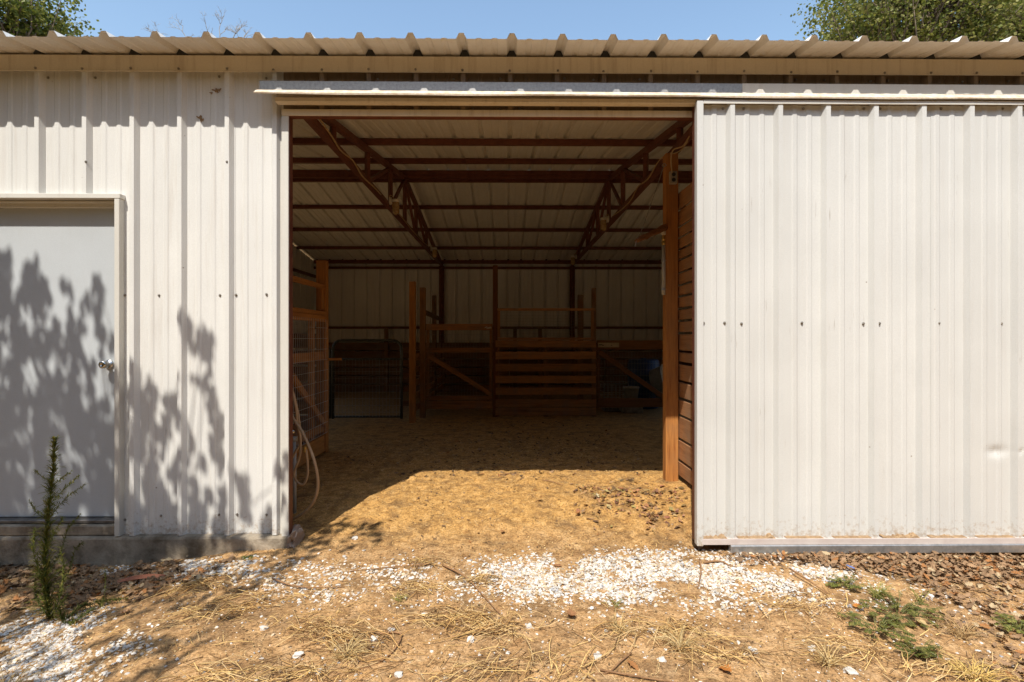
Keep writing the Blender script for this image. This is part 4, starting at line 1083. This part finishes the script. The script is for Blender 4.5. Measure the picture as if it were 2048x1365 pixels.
o = build(mb, 'leaf_litter', M_TINT, origin=(0, -.5, 0), fix=False); tag(o, 'brown fallen oak leaf litter lying along the foot of the walls', 'leaf litter', kind='stuff')
mb = MB()
for p in scatter(pile, 520, .22, .2, 2): put_leaf(mb, p[0], p[1], .014 + .042 * random.random() ** 1.7, random.uniform(-.005, .012), .5, tuple(q * random.uniform(.9, 1.35) for q in random.choice([(.30, .17, .08), (.24, .125, .055), (.38, .23, .11), (.13, .07, .035), (.17, .09, .045)])))
o = build(mb, 'leaf_pile', M_TINT, origin=(*PG(1260, 1010).xy, 0), fix=False); tag(o, 'low pile of curled brown leaves just inside the doorway on the right', 'leaf pile', kind='stuff')
# fallen leaves one can pick out
named = [((1143, 1236), .075, (.27, .13, .055), 'broad dull brown oak leaf lying alone in front of the gravel band'),
         ((1450, 1345), .07, (.40, .15, .03), 'bright orange oak leaf near the bottom edge below the sliding door'),
         ((1195, 994), .055, (.50, .42, .25), 'pale yellow leaf on the lit floor left of the leaf pile'),
         ((1080, 1003), .06, (.36, .17, .06), 'lone orange brown leaf on the lit dirt left of the leaf pile'),
         ((1180, 1040), .065, (.34, .19, .10), 'folded tan leaf at the front edge of the leaf pile'),
         ((1155, 1030), .05, (.34, .15, .05), 'rusty leaf on the lit dirt between folded leaf and pale leaf'),
         ((1266, 1335), .06, (.34, .15, .05), 'curled brown leaf on the dirt below the gravel beside a stick'),
         ((1115, 1134), .05, (.30, .14, .06), 'brown leaf on the upper edge of the gravel band'),
         ((1718, 1216), .06, (.42, .16, .03), 'orange leaf caught in the green creeping weed'),
         ((2002, 1180), .06, (.50, .36, .16), 'pale yellow leaf on the dark litter at the right'),
         ((1840, 1252), .075, (.46, .33, .15), 'long straw coloured leaf right of the creeping weed'),
         ((1705, 1250), .05, (.36, .19, .11), 'reddish leaf at the left edge of the creeping weed'),
         ((340, 1163), .055, (.38, .17, .06), 'small orange leaf beside the red bark strip by the footing'),
         ((12, 1155), .06, (.46, .28, .11), 'tan leaf beside the weed stem at the left edge'),
         ((250, 1230), .06, (.33, .19, .10), 'curled tan leaf lying on the shaded dirt right of the weed'),
         ((1005, 1066), .05, (.34, .16, .06), 'small brown leaf alone on the dirt in mid doorway')]
for (px, s, col, lab) in named:
    p = PG(*px); mb = MB(); put_leaf(mb, p.x, p.y, s, .006, .35, col); o = build(mb, 'fallen_leaf', M_TINT, fix=False); tag(o, lab, 'leaf', 'single fallen leaves')
p = PG(285, 1162); mb = MB(); vs = []; fs = []
for i in range(9):
    t = i / 8; w = .028 * math.sin(math.pi * (.1 + .85 * t)) + .003
    c = p + Vector((-.12 + .24 * t, -.03 + .06 * t, .012 + .016 * math.sin(t * 3)))
    vs += [c + Vector((0, -w, -.004)), c + Vector((0, 0, .008)), c + Vector((0, w, -.002))]
for i in range(8):
    for q in range(2): fs.append((i * 3 + q, i * 3 + 3 + q, i * 3 + 4 + q, i * 3 + 1 + q))
mb.add(vs, fs); o = build(mb, 'bark_strip', simple('red_bark', (0.28, 0.09, 0.045), (0.40, 0.15, 0.075), 20, .7), fix=False); tag(o, 'curled reddish brown bark strip lying in the litter before the footing', 'bark')
p = PG(1702, 1141); mb = MB(); M = Matrix.Translation(p + Vector((0, 0, .02))) @ Matrix.Rotation(.3, 4, 'Y'); v, f = chambox(.04, .03, .006, .002); mb.add([M @ Vector(a) for a in v], f)
o = build(mb, 'plastic_scrap', simple('blue_scrap', (0.10, 0.17, 0.42), (0.16, 0.24, 0.52), 9, .4)); tag(o, 'small blue plastic scrap in the leaves below the guide rail', 'litter')

# sticks
def stick(pts, r, label, name='stick'):
    P3 = [PG(x, y) + Vector((0, 0, h)) for x, y, h in pts]
    mb = MB(); n = len(P3); mb.tube(P3, [r * (1 - .5 * i / (n - 1)) for i in range(n)], 7, smooth=4)
    tag(build(mb, name, M_STICK, smooth=True), label, 'stick', 'dry sticks on the ground')
stick([(885, 1134, .012), (930, 1160, .02), (965, 1195, .014), (1000, 1232, .01)], .0055, 'long thin stick slanting from the gravel band down to the straw')
stick([(1400, 1128, .025), (1402, 1150, .02), (1396, 1180, .012)], .006, 'short forked grey stick standing on gravel at the door corner')
stick([(1408, 1132, .02), (1440, 1128, .016), (1465, 1138, .01)], .007, 'grey stick lying against the dirt below the sliding door corner')
stick([(1262, 1312, .012), (1240, 1330, .012), (1218, 1348, .006), (1188, 1350, .004)], .0045, 'bent brown stick on the dirt below the centre of the gravel')
stick([(905, 1278, .008), (935, 1273, .012), (1000, 1270, .006)], .005, 'reddish stick lying level beside the straw heap')
stick([(740, 1272, .006), (800, 1270, .008), (790, 1300, .006), (755, 1330, .005), (720, 1340, .004)], .005, 'hooked grey stick curving over the bare dirt at bottom left')
stick([(1580, 1148, .03), (1620, 1172, .024), (1655, 1192, .012)], .0055, 'dark red stick across the gravel left of the creeping weed')
stick([(1200, 1345, .01), (1290, 1362, .012), (1380, 1372, .006)], .0045, 'pale long stick along the bottom edge right of centre')
stick([(1085, 962, .008), (1105, 966, .01), (1126, 972, .006)], .005, 'thin grey stick on the lit floor inside the doorway')
stick([(1000, 951, .008), (1020, 950, .01), (1040, 951, .006)], .006, 'short grey stick at the edge of the floor shadow')
stick([(545, 1165, .02), (600, 1180, .016), (690, 1178, .01)], .005, 'brown stick lying in the gravel left of centre')
stick([(830, 1138, .02), (860, 1132, .014), (700, 1146, .01)], .005, 'tan stick pair over the gravel before the left jamb')

# straw and fine bits
def straw(mb, x, y, ang, L, lift=.01, r=.0014, col=None, arch=.02):
    d = Vector((math.cos(ang), math.sin(ang), 0)); s = Vector((-d.y, d.x, 0)) * random.uniform(-.12, .12) * L
    pts = []
    for t in (0, .33, .67, 1):
        q = Vector((x, y, 0)) + d * (t - .5) * L + s * math.sin(t * 3.14)
        q.z = gh(q.x, q.y) + lift * random.uniform(.3, 1) + arch * math.sin(t * 3.14) * random.random(); pts.append(q)
    mb.tube(pts, r, 3, False, col)
def straw_col():
    b_ = random.uniform(.65, 1.1); return random.choice([(.74 * b_, .50 * b_, .19 * b_), (.66 * b_, .46 * b_, .22 * b_), (.50 * b_, .29 * b_, .10 * b_), (.24 * b_, .13 * b_, .05 * b_)])
mb = MB()
clumps = [(640, 1262, .28, 130, .1), (700, 1285, .2, 110, -.7), (900, 1245, .25, 150, .1), (980, 1262, .25, 150, .15), (830, 1180, .15, 50, -.2), (850, 1130, .12, 60, -.4), (520, 1205, .25, 90, .3), (430, 1230, .25, 90, .4), (1350, 1260, .22, 90, -.9),
          (1440, 1310, .25, 110, -.9), (1250, 1270, .25, 60, .5), (980, 1340, .3, 90, .6), (680, 1340, .3, 80, .4), (1600, 1215, .3, 110, .2), (1700, 1300, .3, 90, -.7), (380, 1180, .2, 100, .2), (1120, 1350, .3, 60, .8), (1850, 1330, .3, 90, .5), (1950, 1355, .2, 110, .1), (420, 1360, .2, 70, .2), (560, 1355, .15, 60, .3), (960, 1165, .12, 60, .1)]
for (px, py, sp, n, ang) in clumps:
    c = PG(px, py)
    for _ in range(int(n * .62)):
        x, y = c.x + random.gauss(0, sp * .42), c.y + random.gauss(0, sp * .2)
        if y > -.2: continue
        straw(mb, x, y, ang + random.gauss(0, .7), random.uniform(.04, .24), .016, random.uniform(.0009, .002), straw_col(), .03)
for _ in range(1500):
    x, y = random.uniform(-3.2, 3.4), random.uniform(-1.6, -.15); straw(mb, x, y, random.uniform(0, 3.14), random.uniform(.02, .12), .008, random.uniform(.0006, .0013), straw_col())
for _ in range(700):
    x, y = random.uniform(-1.35, 1.3), random.uniform(-.1, 2.6); straw(mb, x, y, random.uniform(0, 3.14), random.uniform(.015, .07), .006, random.uniform(.0006, .0012), straw_col())
o = build(mb, 'straw', M_TINT, origin=(0, -1, 0), fix=False); tag(o, 'dry yellow straw strewn over the ground outside and in the doorway', 'straw', kind='stuff')
mb = MB()
for _ in range(30000):
    if random.random() < .5: x, y = random.uniform(-1.9, 1.5), random.uniform(-.15, 3.2)
    else: x, y = random.uniform(-3.2, 3.4), random.uniform(-1.6, 0)
    if y > 0 and x > 1.52: continue
    s = (.0025 + .008 * random.random() ** 2) * (1.6 if y > 1.6 else 1); a = random.uniform(0, 6.28); d = Vector((math.cos(a), math.sin(a), random.uniform(-.4, .4))); e = Vector((-d.y, d.x, random.uniform(-.6, .6))) * random.uniform(.2, .5)
    o_ = Vector((x, y, gh(x, y) + .004)); t = random.random()
    b_ = random.uniform(.6, 1.15)
    col = (.66 * b_, .45 * b_, .20 * b_) if t < .38 else ((.16 * b_, .095 * b_, .045 * b_) if t < .85 else (.36 * b_, .2 * b_, .09 * b_))
    mb.add([o_ - d * s, o_ + e * s, o_ + d * s, o_ - e * s], [(0, 1, 2, 3)], col)
o = build(mb, 'bedding', M_TINT, origin=(0, 0, 0), fix=False); tag(o, 'fine chaff and bark bits covering the dirt floor and yard', 'bedding', kind='stuff')
mb = MB()
for _ in range(700):
    x, y = random.gauss(.3, .9), random.uniform(1.3, 4.6)
    if -2 < x < 1.5: put_leaf(mb, x, y, random.uniform(.02, .055), 0, .5, (.10, .06, .03) if random.random() < .5 else None)
for _ in range(260):
    x, y = random.uniform(-1.25, 1.3), random.uniform(-.1, 1.9) ** 1.0
    if mnoise.noise((x * 3, y * 3, 9.0)) > -.1: put_leaf(mb, x, y, random.uniform(.010, .034), -.002, .45, (.17, .10, .05) if random.random() < .4 else None)
o = build(mb, 'floor_litter', M_TINT, origin=(0, 2, 0), fix=False); tag(o, 'scattered broken brown leaves on the shaded barn floor', 'leaf litter', kind='stuff')

# ------------------------------------------------------------------ weeds and dry grass
def green(k=1.0):
    b_ = random.uniform(.6, 1.15) * k; return random.choice([(.21 * b_, .23 * b_, .04 * b_), (.16 * b_, .18 * b_, .04 * b_), (.31 * b_, .28 * b_, .07 * b_)])
def blade(mb, o, d, L, w, col, droop=.3):
    d = d.normalized(); s = d.cross(Vector((0, 0, 1))); s = s.normalized() if s.length > 1e-3 else Vector((1, 0, 0))
    vs = []
    for i, t in enumerate((0, .4, .75, 1)):
        q = o + d * L * t - Vector((0, 0, droop * L * t * t)); ww = w * (0.5, 1, .7, .05)[i]
        vs += [q - s * ww, q + s * ww]
    mb.add(vs, [(0, 1, 3, 2), (2, 3, 5, 4), (4, 5, 7, 6)], col)
def stem_leaves(mb, pts, n, L, w, spread=.9, k=1.0):
    w *= 1.45
    for _ in range(int(n * 1.7)):
        t = random.random() ** .85 * (len(pts) - 1); i = min(int(t), len(pts) - 2); o = pts[i].lerp(pts[i + 1], t - i)
        ax = (pts[i + 1] - pts[i]).normalized(); a = random.uniform(0, 6.28); u = ax.orthogonal().normalized(); v = ax.cross(u)
        tap = 1 - .65 * t / (len(pts) - 1)
        blade(mb, o, ax * random.uniform(.2, 1.5) + (u * math.cos(a) + v * math.sin(a)) * spread, L * random.choice((.35, .6, .9, 1.15)) * random.uniform(.8, 1.15) * tap, w * random.uniform(.7, 1.2), green(k), random.uniform(0, .5))
def weed(base, stems, label, name='weed'):
    t = thing(name, base, label, 'weed'); mbs = MB(); mbl = MB()
    for (pts, n, L, w, r, k) in stems:
        mbs.tube(pts, [r * (1 - .8 * i / (len(pts) - 1)) for i in range(len(pts))], 6, smooth=3)
        stem_leaves(mbl, pts, n, L, w, .9, k)
    build(mbs, 'stem', simple('weed_stem', (.08, .12, .03), (.16, .20, .05), 20, .6), t, smooth=True); build(mbl, 'leaves', M_GREEN, t, fix=False)
g0 = PG(100, 1238); Yw = g0.y
def WP(x, y, d=0): return P(x, y, Yw + d)
weed(g0, [([g0, WP(92, 1180), WP(90, 1110, .01), WP(95, 1050, .02), WP(102, 980), WP(107, 930), WP(110, 878)], 900, .10, .0021, .0065, 1.15),
          ([WP(97, 1040), WP(118, 1012), WP(140, 990, .02), WP(172, 968)], 110, .04, .0013, .002, 1.0), ([WP(98, 1010), WP(122, 985, -.03), WP(145, 965), WP(158, 950, -.02)], 90, .035, .0013, .002, 1.1),
          ([WP(103, 975), WP(120, 960), WP(144, 942)], 80, .03, .0013, .0018, 1.1), ([WP(103, 965), WP(85, 955), WP(69, 940)], 80, .03, .0012, .0018, 1.1), ([WP(96, 1040), WP(72, 1025), WP(58, 1000)], 80, .035, .0012, .0018, 1.),
          ([WP(92, 1150), WP(120, 1110, .05), WP(135, 1060, .06), WP(160, 1030, .08)], 120, .05, .0013, .0025, .8), ([WP(92, 1180), WP(135, 1150, .08), WP(150, 1100, .1), WP(165, 1085, .1)], 110, .05, .0013, .0025, .7), ([WP(90, 1130), WP(70, 1105), WP(60, 1090)], 40, .05, .0014, .002, 1.3), ([g0, WP(70, 1190, .04), WP(75, 1120, .06)], 110, .05, .0014, .003, .75), ([g0, WP(118, 1200, -.03), WP(128, 1150, -.05), WP(122, 1095, -.06)], 170, .07, .0016, .003, 1.1), ([WP(92, 1200), WP(80, 1150, -.03), WP(66, 1100, -.05), WP(70, 1060, -.06)], 150, .065, .0016, .003, 1.2), ([WP(93, 1100), WP(112, 1060, -.02), WP(126, 1035, -.03)], 90, .05, .0015, .002, 1.2)],
     'tall feathery green weed growing in front of the grey walk door')
gb_ = PG(125, 1245)
weed(gb_, [([gb_, PG(160, 1225) + Vector((0, 0, .03)), PG(205, 1212) + Vector((0, 0, .03)), PG(255, 1208) + Vector((0, 0, .03))], 260, .045, .0014, .003, .7),
           ([PG(200, 1215), P(209, 1190, gb_.y), P(211, 1165, gb_.y), P(210, 1138, gb_.y)], 70, .035, .0012, .002, .9), ([gb_, PG(150, 1250) + Vector((0, 0, .02)), PG(190, 1228) + Vector((0, 0, .03))], 160, .045, .0014, .003, .6), ([gb_, P(118, 1215, gb_.y), P(135, 1190, gb_.y)], 110, .045, .0013, .002, .7)],
     'low sprawling green weed at the foot of the tall feathery one')
gd = PG(2, 1075)
t = thing('dry_weed', gd, 'small reddish dry weed stalk at the left edge before the walk door', 'weed')
mb = MB()
for (x1, y1) in ((6, 1000), (22, 1010), (-8, 1005), (14, 1030)):
    a = P(x1, y1, gd.y + .02); mb.tube([gd, gd.lerp(a, .5) + Vector((.004, 0, 0)), a], [.002, .0016, .001], 5, smooth=3)
    for _ in range(14):
        q = gd.lerp(a, random.uniform(.45, 1)); q += Vector((random.gauss(0, .008), random.gauss(0, .008), 0)); v, f = chambox(.008, .005, .005, .001); M = Matrix.Translation(q); mb.add([M @ Vector(z) for z in v], f)
build(mb, 'stalk', simple('dry_stalk', (.16, .08, .05), (.26, .13, .08), 20, .8), t)

def creeping(px, py, R, n, label, k=1.0):
    c = PG(px, py); t = thing('creeping_weed', c, label, 'weed', 'green weeds on the right'); mbs = MB(); mbl = MB()
    for _ in range(n):
        a = random.uniform(0, 6.28); rr = R * math.sqrt(random.random()); e = Vector((c.x + math.cos(a) * rr * 1.25, c.y + math.sin(a) * rr, 0)); e.z = gh(e.x, e.y) + random.uniform(.015, .05)
        s0 = c.lerp(e, .3); s0.z = gh(s0.x, s0.y) + .008
        mbs.tube([s0, s0.lerp(e, .6) + Vector((0, 0, .012)), e], .0015, 4, False)
        ax = Vector((math.cos(a), math.sin(a), random.uniform(-.3, .6)))
        for j in range(7):
            for sgn in (-1, 1):
                o = e + ax * (j * .006 - .02); d = Vector((-ax.y * sgn, ax.x * sgn, .25)) + ax * .5
                blade(mbl, o, d, random.uniform(.012, .02), .0032, green(k), .5)
    build(mbs, 'stems', simple('creep_stem', (.12, .13, .04), (.2, .19, .07), 20, .7), t); build(mbl, 'leaves', M_GREEN, t, fix=False)
creeping(1690, 1176, .07, 24, 'small ferny green weed at the upper left of the weed patch on gravel', .95)
creeping(1795, 1228, .15, 44, 'dense ferny green weed in the middle of the weed patch', .75)
creeping(1752, 1262, .13, 34, 'ferny green weed at the lower left of the weed patch', .85)
creeping(1836, 1312, .06, 22, 'small green weed lowest in the weed patch at right', .8)
creeping(2040, 1262, .09, 32, 'bright green weed at the right edge of the picture', 1.1)
def tuft(px, py, n, L, label, cols, name='dry_grass_tuft', lean=.9, cat='grass tuft'):
    c = PG(px, py); mb = MB()
    for _ in range(n):
        a = random.uniform(0, 6.28); d = Vector((math.cos(a) * lean, math.sin(a) * lean, random.uniform(.25, 1)))
        d.normalize(); l = L * random.uniform(.5, 1.1); o = c + Vector((random.gauss(0, .012), random.gauss(0, .012), 0))
        pts = [o, o + d * l * .5 + Vector((0, 0, .03 * l)), o + d * l - Vector((0, 0, .25 * l))]
        b_ = random.uniform(.7, 1.1); cc_ = random.choice(cols)
        mb.tube(pts, [.0016, .0012, .0005], 3, False, tuple(q * b_ for q in cc_), smooth=3)
    tag(build(mb, name, M_TINT, fix=False), label, cat, 'tufts of grass on the ground')
DRY = [(.52, .36, .15), (.42, .27, .10), (.60, .45, .22)]; GRN = [(.18, .20, .04), (.26, .25, .06), (.4, .33, .1)]
tuft(1360, 1300, 70, .17, 'dry tan grass tuft right of centre in the foreground', DRY)
tuft(1240, 1262, 40, .13, 'thin dry grass tuft below the middle of the gravel', DRY)
tuft(1655, 1330, 55, .15, 'dry grass tuft at the bottom left of the green weeds', DRY)
tuft(1925, 1275, 55, .17, 'brown dry grass tuft in the leaf litter at the right', [(.36, .22, .09), (.46, .31, .14)])
tuft(690, 1318, 60, .16, 'yellow dry grass tuft on bare dirt left of centre', DRY)
tuft(800, 1200, 22, .06, 'small greenish grass tuft just below the gravel left of centre', GRN)
tuft(1230, 1212, 22, .07, 'pale green grass sprig below the gravel near centre', GRN)
tuft(1755, 1196, 70, .12, 'upright yellow green grass tuft at the top of the weed patch', GRN, lean=.6)
tuft(495, 1118, 26, .05, 'small dark green sprig by the footing near the left jamb', [(.07, .12, .02), (.12, .16, .03)])
tuft(1840, 1205, 20, .13, 'sparse thin green grass stalks beside the weed patch', GRN, lean=.5)
tuft(10, 1385, 40, .15, 'yellow dry grass tuft at the bottom left corner', DRY)
tuft(1950, 1362, 80, .14, 'bright yellow straw tuft at the bottom right', [(.66, .46, .13), (.6, .4, .12)])

# ------------------------------------------------------------------ trees
def limb(mb, a, b_, r0, r1, seg=5, wob=.12):
    pts = []; L = (b_ - a).length
    for i in range(seg + 1):
        t = i / seg; q = a.lerp(b_, t)
        if 0 < i < seg: q += Vector((random.gauss(0, 1), random.gauss(0, 1), random.gauss(0, .6))) * wob * L * .3
        pts.append(q)
    mb.tube(pts, [r0 + (r1 - r0) * i / seg for i in range(seg + 1)], 7); return pts
def leaf_cluster(mb, c, R, n, s, cols, flat=.8):
    for _ in range(n):
        o = c + Vector((random.gauss(0, 1), random.gauss(0, 1), random.gauss(0, flat))) * R * .55
        d = Vector((random.gauss(0, 1), random.gauss(0, 1), random.gauss(-.2, .6))).normalized(); e = d.orthogonal(); e.rotate(Matrix.Rotation(random.uniform(0, 6.28), 3, d)); nn = d.cross(e)
        l = s * random.uniform(.6, 1.15); w = l * random.uniform(.28, .42); b_ = random.uniform(.6, 1.2); cc_ = random.choice(cols)
        mb.add([o - d * l * .5, o - d * l * .1 + e * w, o + d * l * .25 + e * w * .8, o + d * l * .5 + nn * l * .12, o + d * l * .25 - e * w * .8, o - d * l * .1 - e * w], [(0, 1, 2, 3), (0, 3, 4, 5)], tuple(q * b_ for q in cc_))
OAK = [(.11, .155, .025), (.15, .20, .03), (.21, .235, .045), (.085, .12, .024)]
def tree(base, H, crown_c, R, nl, per, s, label, trunk_r=.22, squash=.75, cols=OAK, cull=None):
    t = thing('oak_tree', base, label, 'tree', 'trees around the barn'); mt = MB(); mc = MB()
    top = Vector(crown_c) + Vector((0, 0, R * .3))
    sp = limb(mt, Vector(base), top, trunk_r, .05, 7, .06)
    for i in range(nl):
        while True:
            v = Vector((random.uniform(-1, 1), random.uniform(-1, 1), random.uniform(-1, 1)))
            if .25 < v.length < 1: break
        e = Vector(crown_c) + Vector((v.x * R, v.y * R, v.z * R * squash))
        e += Vector((mnoise.noise(e * .5), mnoise.noise(e * .5 + Vector((9, 0, 0))), 0)) * R * .25
        a = sp[random.randint(3, len(sp) - 1)]
        pts = limb(mt, a, e, .03 + .02 * random.random(), .008, 4, .14)
        for q in (pts[-1], pts[-2].lerp(pts[-1], .4)): leaf_cluster(mc, q + Vector((random.gauss(0, .2), random.gauss(0, .2), random.gauss(0, .15))), random.uniform(.35, .7) * R / 3.2, per, s, cols)
    build(mt, 'trunk', M_BARK, t, smooth=True, fix=False); build(mc, 'crown', M_GREEN, t, fix=False)
# tree beyond the barn at the left, and two at the right
def back_tree(px, py, Y, R, nl, per, label, s=.12, cols=OAK):
    c = P(px, py, Y); tree((c.x, c.y, 0), c.z, c, R, nl, per, s, label, cols=cols)
random.seed(5)
back_tree(-10, 30, 11.5, 2.0, 190, 40, 'glossy green tree showing above the roof at the left corner', .10, [(.16, .20, .035), (.22, .245, .045), (.30, .30, .07), (.10, .13, .025)])
OAK2 = [(.20, .23, .045), (.27, .28, .06), (.36, .34, .11), (.13, .16, .035)]
back_tree(1810, 40, 13.5, 3.0, 330, 44, 'broad green tree showing above the roof at the right', .105, OAK2)
back_tree(2110, 30, 15.0, 3.4, 300, 44, 'second green tree reaching past the right corner of the picture', .11, OAK2)
# bare twigs above the roof
t0 = P(410, 300, 12.0); bt_ = thing('bare_tree', (t0.x, t0.y, 0), 'leafless pale tree whose twig tips show over the roof at the left', 'tree', 'trees around the barn')
mb = MB(); hub = P(415, 170, 12.0)
limb(mb, Vector((t0.x, t0.y, 0)), hub, .12, .05, 8, .04)
def twigs(a, d, L, r, dep):
    b_ = a + d * L; pts = limb(mb, a, b_, r, r * .6, 3, .2)
    if dep == 0: return
    for _ in range(3):
        q = random.choice(pts[1:]); nd = (d + Vector((random.gauss(0, .6), random.gauss(0, .4), random.gauss(.1, .4)))).normalized()
        twigs(q, nd, L * random.uniform(.45, .7), r * .6, dep - 1)
for (x, y) in ((345, 75), (375, 62), (440, 62), (465, 58), (480, 68), (420, 84)):
    e = P(x, y + 22, 12.0 + random.uniform(-.4, .4)); limb(mb, hub, e, .035, .014, 5, .1)
    d = (P(x, y, 12) - hub).normalized(); twigs(e, (d + Vector((random.gauss(0, .3), 0, .2))).normalized(), .5, .013, 4)
build(mb, 'branches', M_TWIG, bt_, smooth=True, fix=False)

# tree behind the camera at the left: it throws the dappled shade on the door and ground
random.seed(21)
st = thing('oak_tree', (-5.6, -6.6, gh(-5.6, -6.6)), 'tall oak at the left whose leaves throw dappled shade on the walk door', 'tree', 'trees around the barn')
mt = MB(); mc = MB(); tb = Vector((-5.6, -6.6, -.2)); fork = Vector((-5.2, -5.8, 4.0)); sp = limb(mt, tb, fork, .2, .12, 6, .04)
hubs = [Vector((-4.2, -3.6, 4.9)), Vector((-3.4, -3.4, 4.5)), Vector((-5.0, -3.8, 5.6)), Vector((-3.7, -4.4, 4.9))]
for h in hubs: limb(mt, fork, h, .08, .035, 5, .08)
def bound(y):   # right-hand limit of the shade on the wall, by photo row
    rows = [(480, 30), (560, 130), (640, 235), (700, 250), (740, 270), (800, 330), (880, 400), (960, 470), (1040, 560), (1130, 640)]
    for i in range(len(rows) - 1):
        if rows[i][0] <= y <= rows[i + 1][0]:
            t = (y - rows[i][0]) / (rows[i + 1][0] - rows[i][0]); return rows[i][1] + t * (rows[i + 1][1] - rows[i][1])
    return -999
targets = []
for _ in range(11000):
    x, y = random.uniform(-420, 640), random.uniform(470, 1130)
    bx = bound(y); d = bx - x
    if d < -6: continue
    # sprays of leaves standing upright along the edge, small gaps between them further in
    sp_ = mnoise.noise((x / 26, y / 130, 2.0)) * .9
    hole = mnoise.noise((x / 24, y / 38, 5.0))
    e = min(max(d, 0), 170) / 170
    if sp_ * (1 - e) + hole * .9 > .24 - .30 * e: targets.append((P(x, y, 0), 0))
for (x, y, n) in ((385, 660, 5), (400, 685, 8), (415, 700, 6), (410, 740, 5), (425, 790, 5), (430, 830, 6), (370, 665, 3), (42, 510, 6), (35, 545, 8), (48, 580, 8), (180, 560, 7), (178, 595, 8), (12, 560, 4), (68, 545, 4), (150, 585, 5), (395, 770, 3), (440, 860, 5), (440, 920, 6), (430, 900, 5), (290, 770, 4), (300, 800, 6), (350, 810, 5), (360, 850, 6)):
    for _ in range(n): targets.append((P(x + random.gauss(0, 6), y + random.gauss(0, 13), 0), 1))
gp = [(620, 1060), (700, 1052), (790, 1058), (760, 1085), (660, 1110), (560, 1160), (470, 1235), (380, 1320), (300, 1400), (-300, 1500), (-400, 1130), (300, 1130), (520, 1125)]
gpoly = [PG(x, y).xy for x, y in gp]
xs = [p[0] for p in gpoly]; ys = [p[1] for p in gpoly]
for _ in range(2600):
    q = (random.uniform(min(xs), max(xs)), random.uniform(min(ys), max(ys)))
    if inside(q, gpoly):
        nz = mnoise.noise((q[0] * 5, q[1] * 5, 1.0)) * .5 + mnoise.noise((q[0] * 12, q[1] * 12, 5.0)) * .6
        if nz > -.10: targets.append((Vector((q[0], q[1], gh(*q))), 0))
for (x, y, n) in ((650, 1060, 12), (690, 1048, 9), (735, 1055, 7), (760, 1068, 6), (640, 1090, 12), (590, 1120, 8)):
    for _ in range(n): targets.append((PG(x + random.gauss(0, 16), y + random.gauss(0, 6)), 1))
print('shade targets', len(targets))
random.shuffle(targets)
targets.sort(key=lambda q: -q[1])
targets = targets[:4200]
DN = Vector((0, 0, -1)) + TOSUN * TOSUN.z; DN.normalize()      # leaves hang down
for i, (p, k_) in enumerate(targets):
    c = p + TOSUN * random.uniform(3.5, 4.2)
    for _ in range(2):
        o_ = c + Vector((random.gauss(0, .012), random.gauss(0, .012), random.gauss(0, .02)))
        d = (DN + Vector((random.gauss(0, .3), random.gauss(0, .3), random.gauss(0, .3)))).normalized(); e = d.cross(TOSUN).normalized(); e.rotate(Matrix.Rotation(random.uniform(-.9, .9), 3, d))
        l = random.uniform(.05, .085); w = l * random.uniform(.2, .3); b_ = random.uniform(.6, 1.2)
        mc.add([o_ - d * l * .5, o_ - d * l * .1 + e * w, o_ + d * l * .25 + e * w * .8, o_ + d * l * .5, o_ + d * l * .25 - e * w * .8, o_ - d * l * .1 - e * w], [(0, 1, 2, 3), (0, 3, 4, 5)], tuple(q * b_ for q in random.choice(OAK)))
    if i % 12 == 0:
        h = min(hubs, key=lambda q: (q - c).length); m_ = h.lerp(c, .5) + Vector((random.gauss(0, .1), random.gauss(0, .1), random.gauss(0, .1)))
        mt.tube([h, m_, c], [.012, .006, .002], 5, False, smooth=2)
for _ in range(260):
    c = Vector((random.uniform(-8.5, -5.6), random.uniform(-9, -5.4), random.uniform(4.8, 8.5))); leaf_cluster(mc, c, .4, 22, .11, OAK)
build(mt, 'trunk', M_BARK, st, smooth=True, fix=False); build(mc, 'crown', M_GREEN, st, fix=False)

# unseen belt of trees added behind the camera to block low sky light
random.seed(8)
mw = MB()
for _ in range(7000):
    a = random.uniform(-1.75, 1.75); r = random.uniform(15.5, 20)
    c = Vector((math.sin(a) * r, -math.cos(a) * r + 2.0, 0))
    top = 8.0 + 2.0 * mnoise.noise((c.x * .2, c.y * .2, 0)); c.z = random.random() ** .8 * top
    d = Vector((random.gauss(0, 1), random.gauss(0, 1), random.gauss(0, .7))).normalized(); e = d.orthogonal(); e.rotate(Matrix.Rotation(random.uniform(0, 6.28), 3, d)); l = random.uniform(.5, 1.1); b_ = random.uniform(.5, 1.1)
    mw.add([c - d * l, c + e * l * .6, c + d * l, c - e * l * .6], [(0, 1, 2, 3)], tuple(q * b_ for q in (.07, .085, .022)))
o = build(mw, 'sky_block_woodland', M_GREEN, origin=(0, -15, 0), fix=False); tag(o, 'unseen dark green wood added opposite the barn to block low sky', 'wood', kind='stuff')
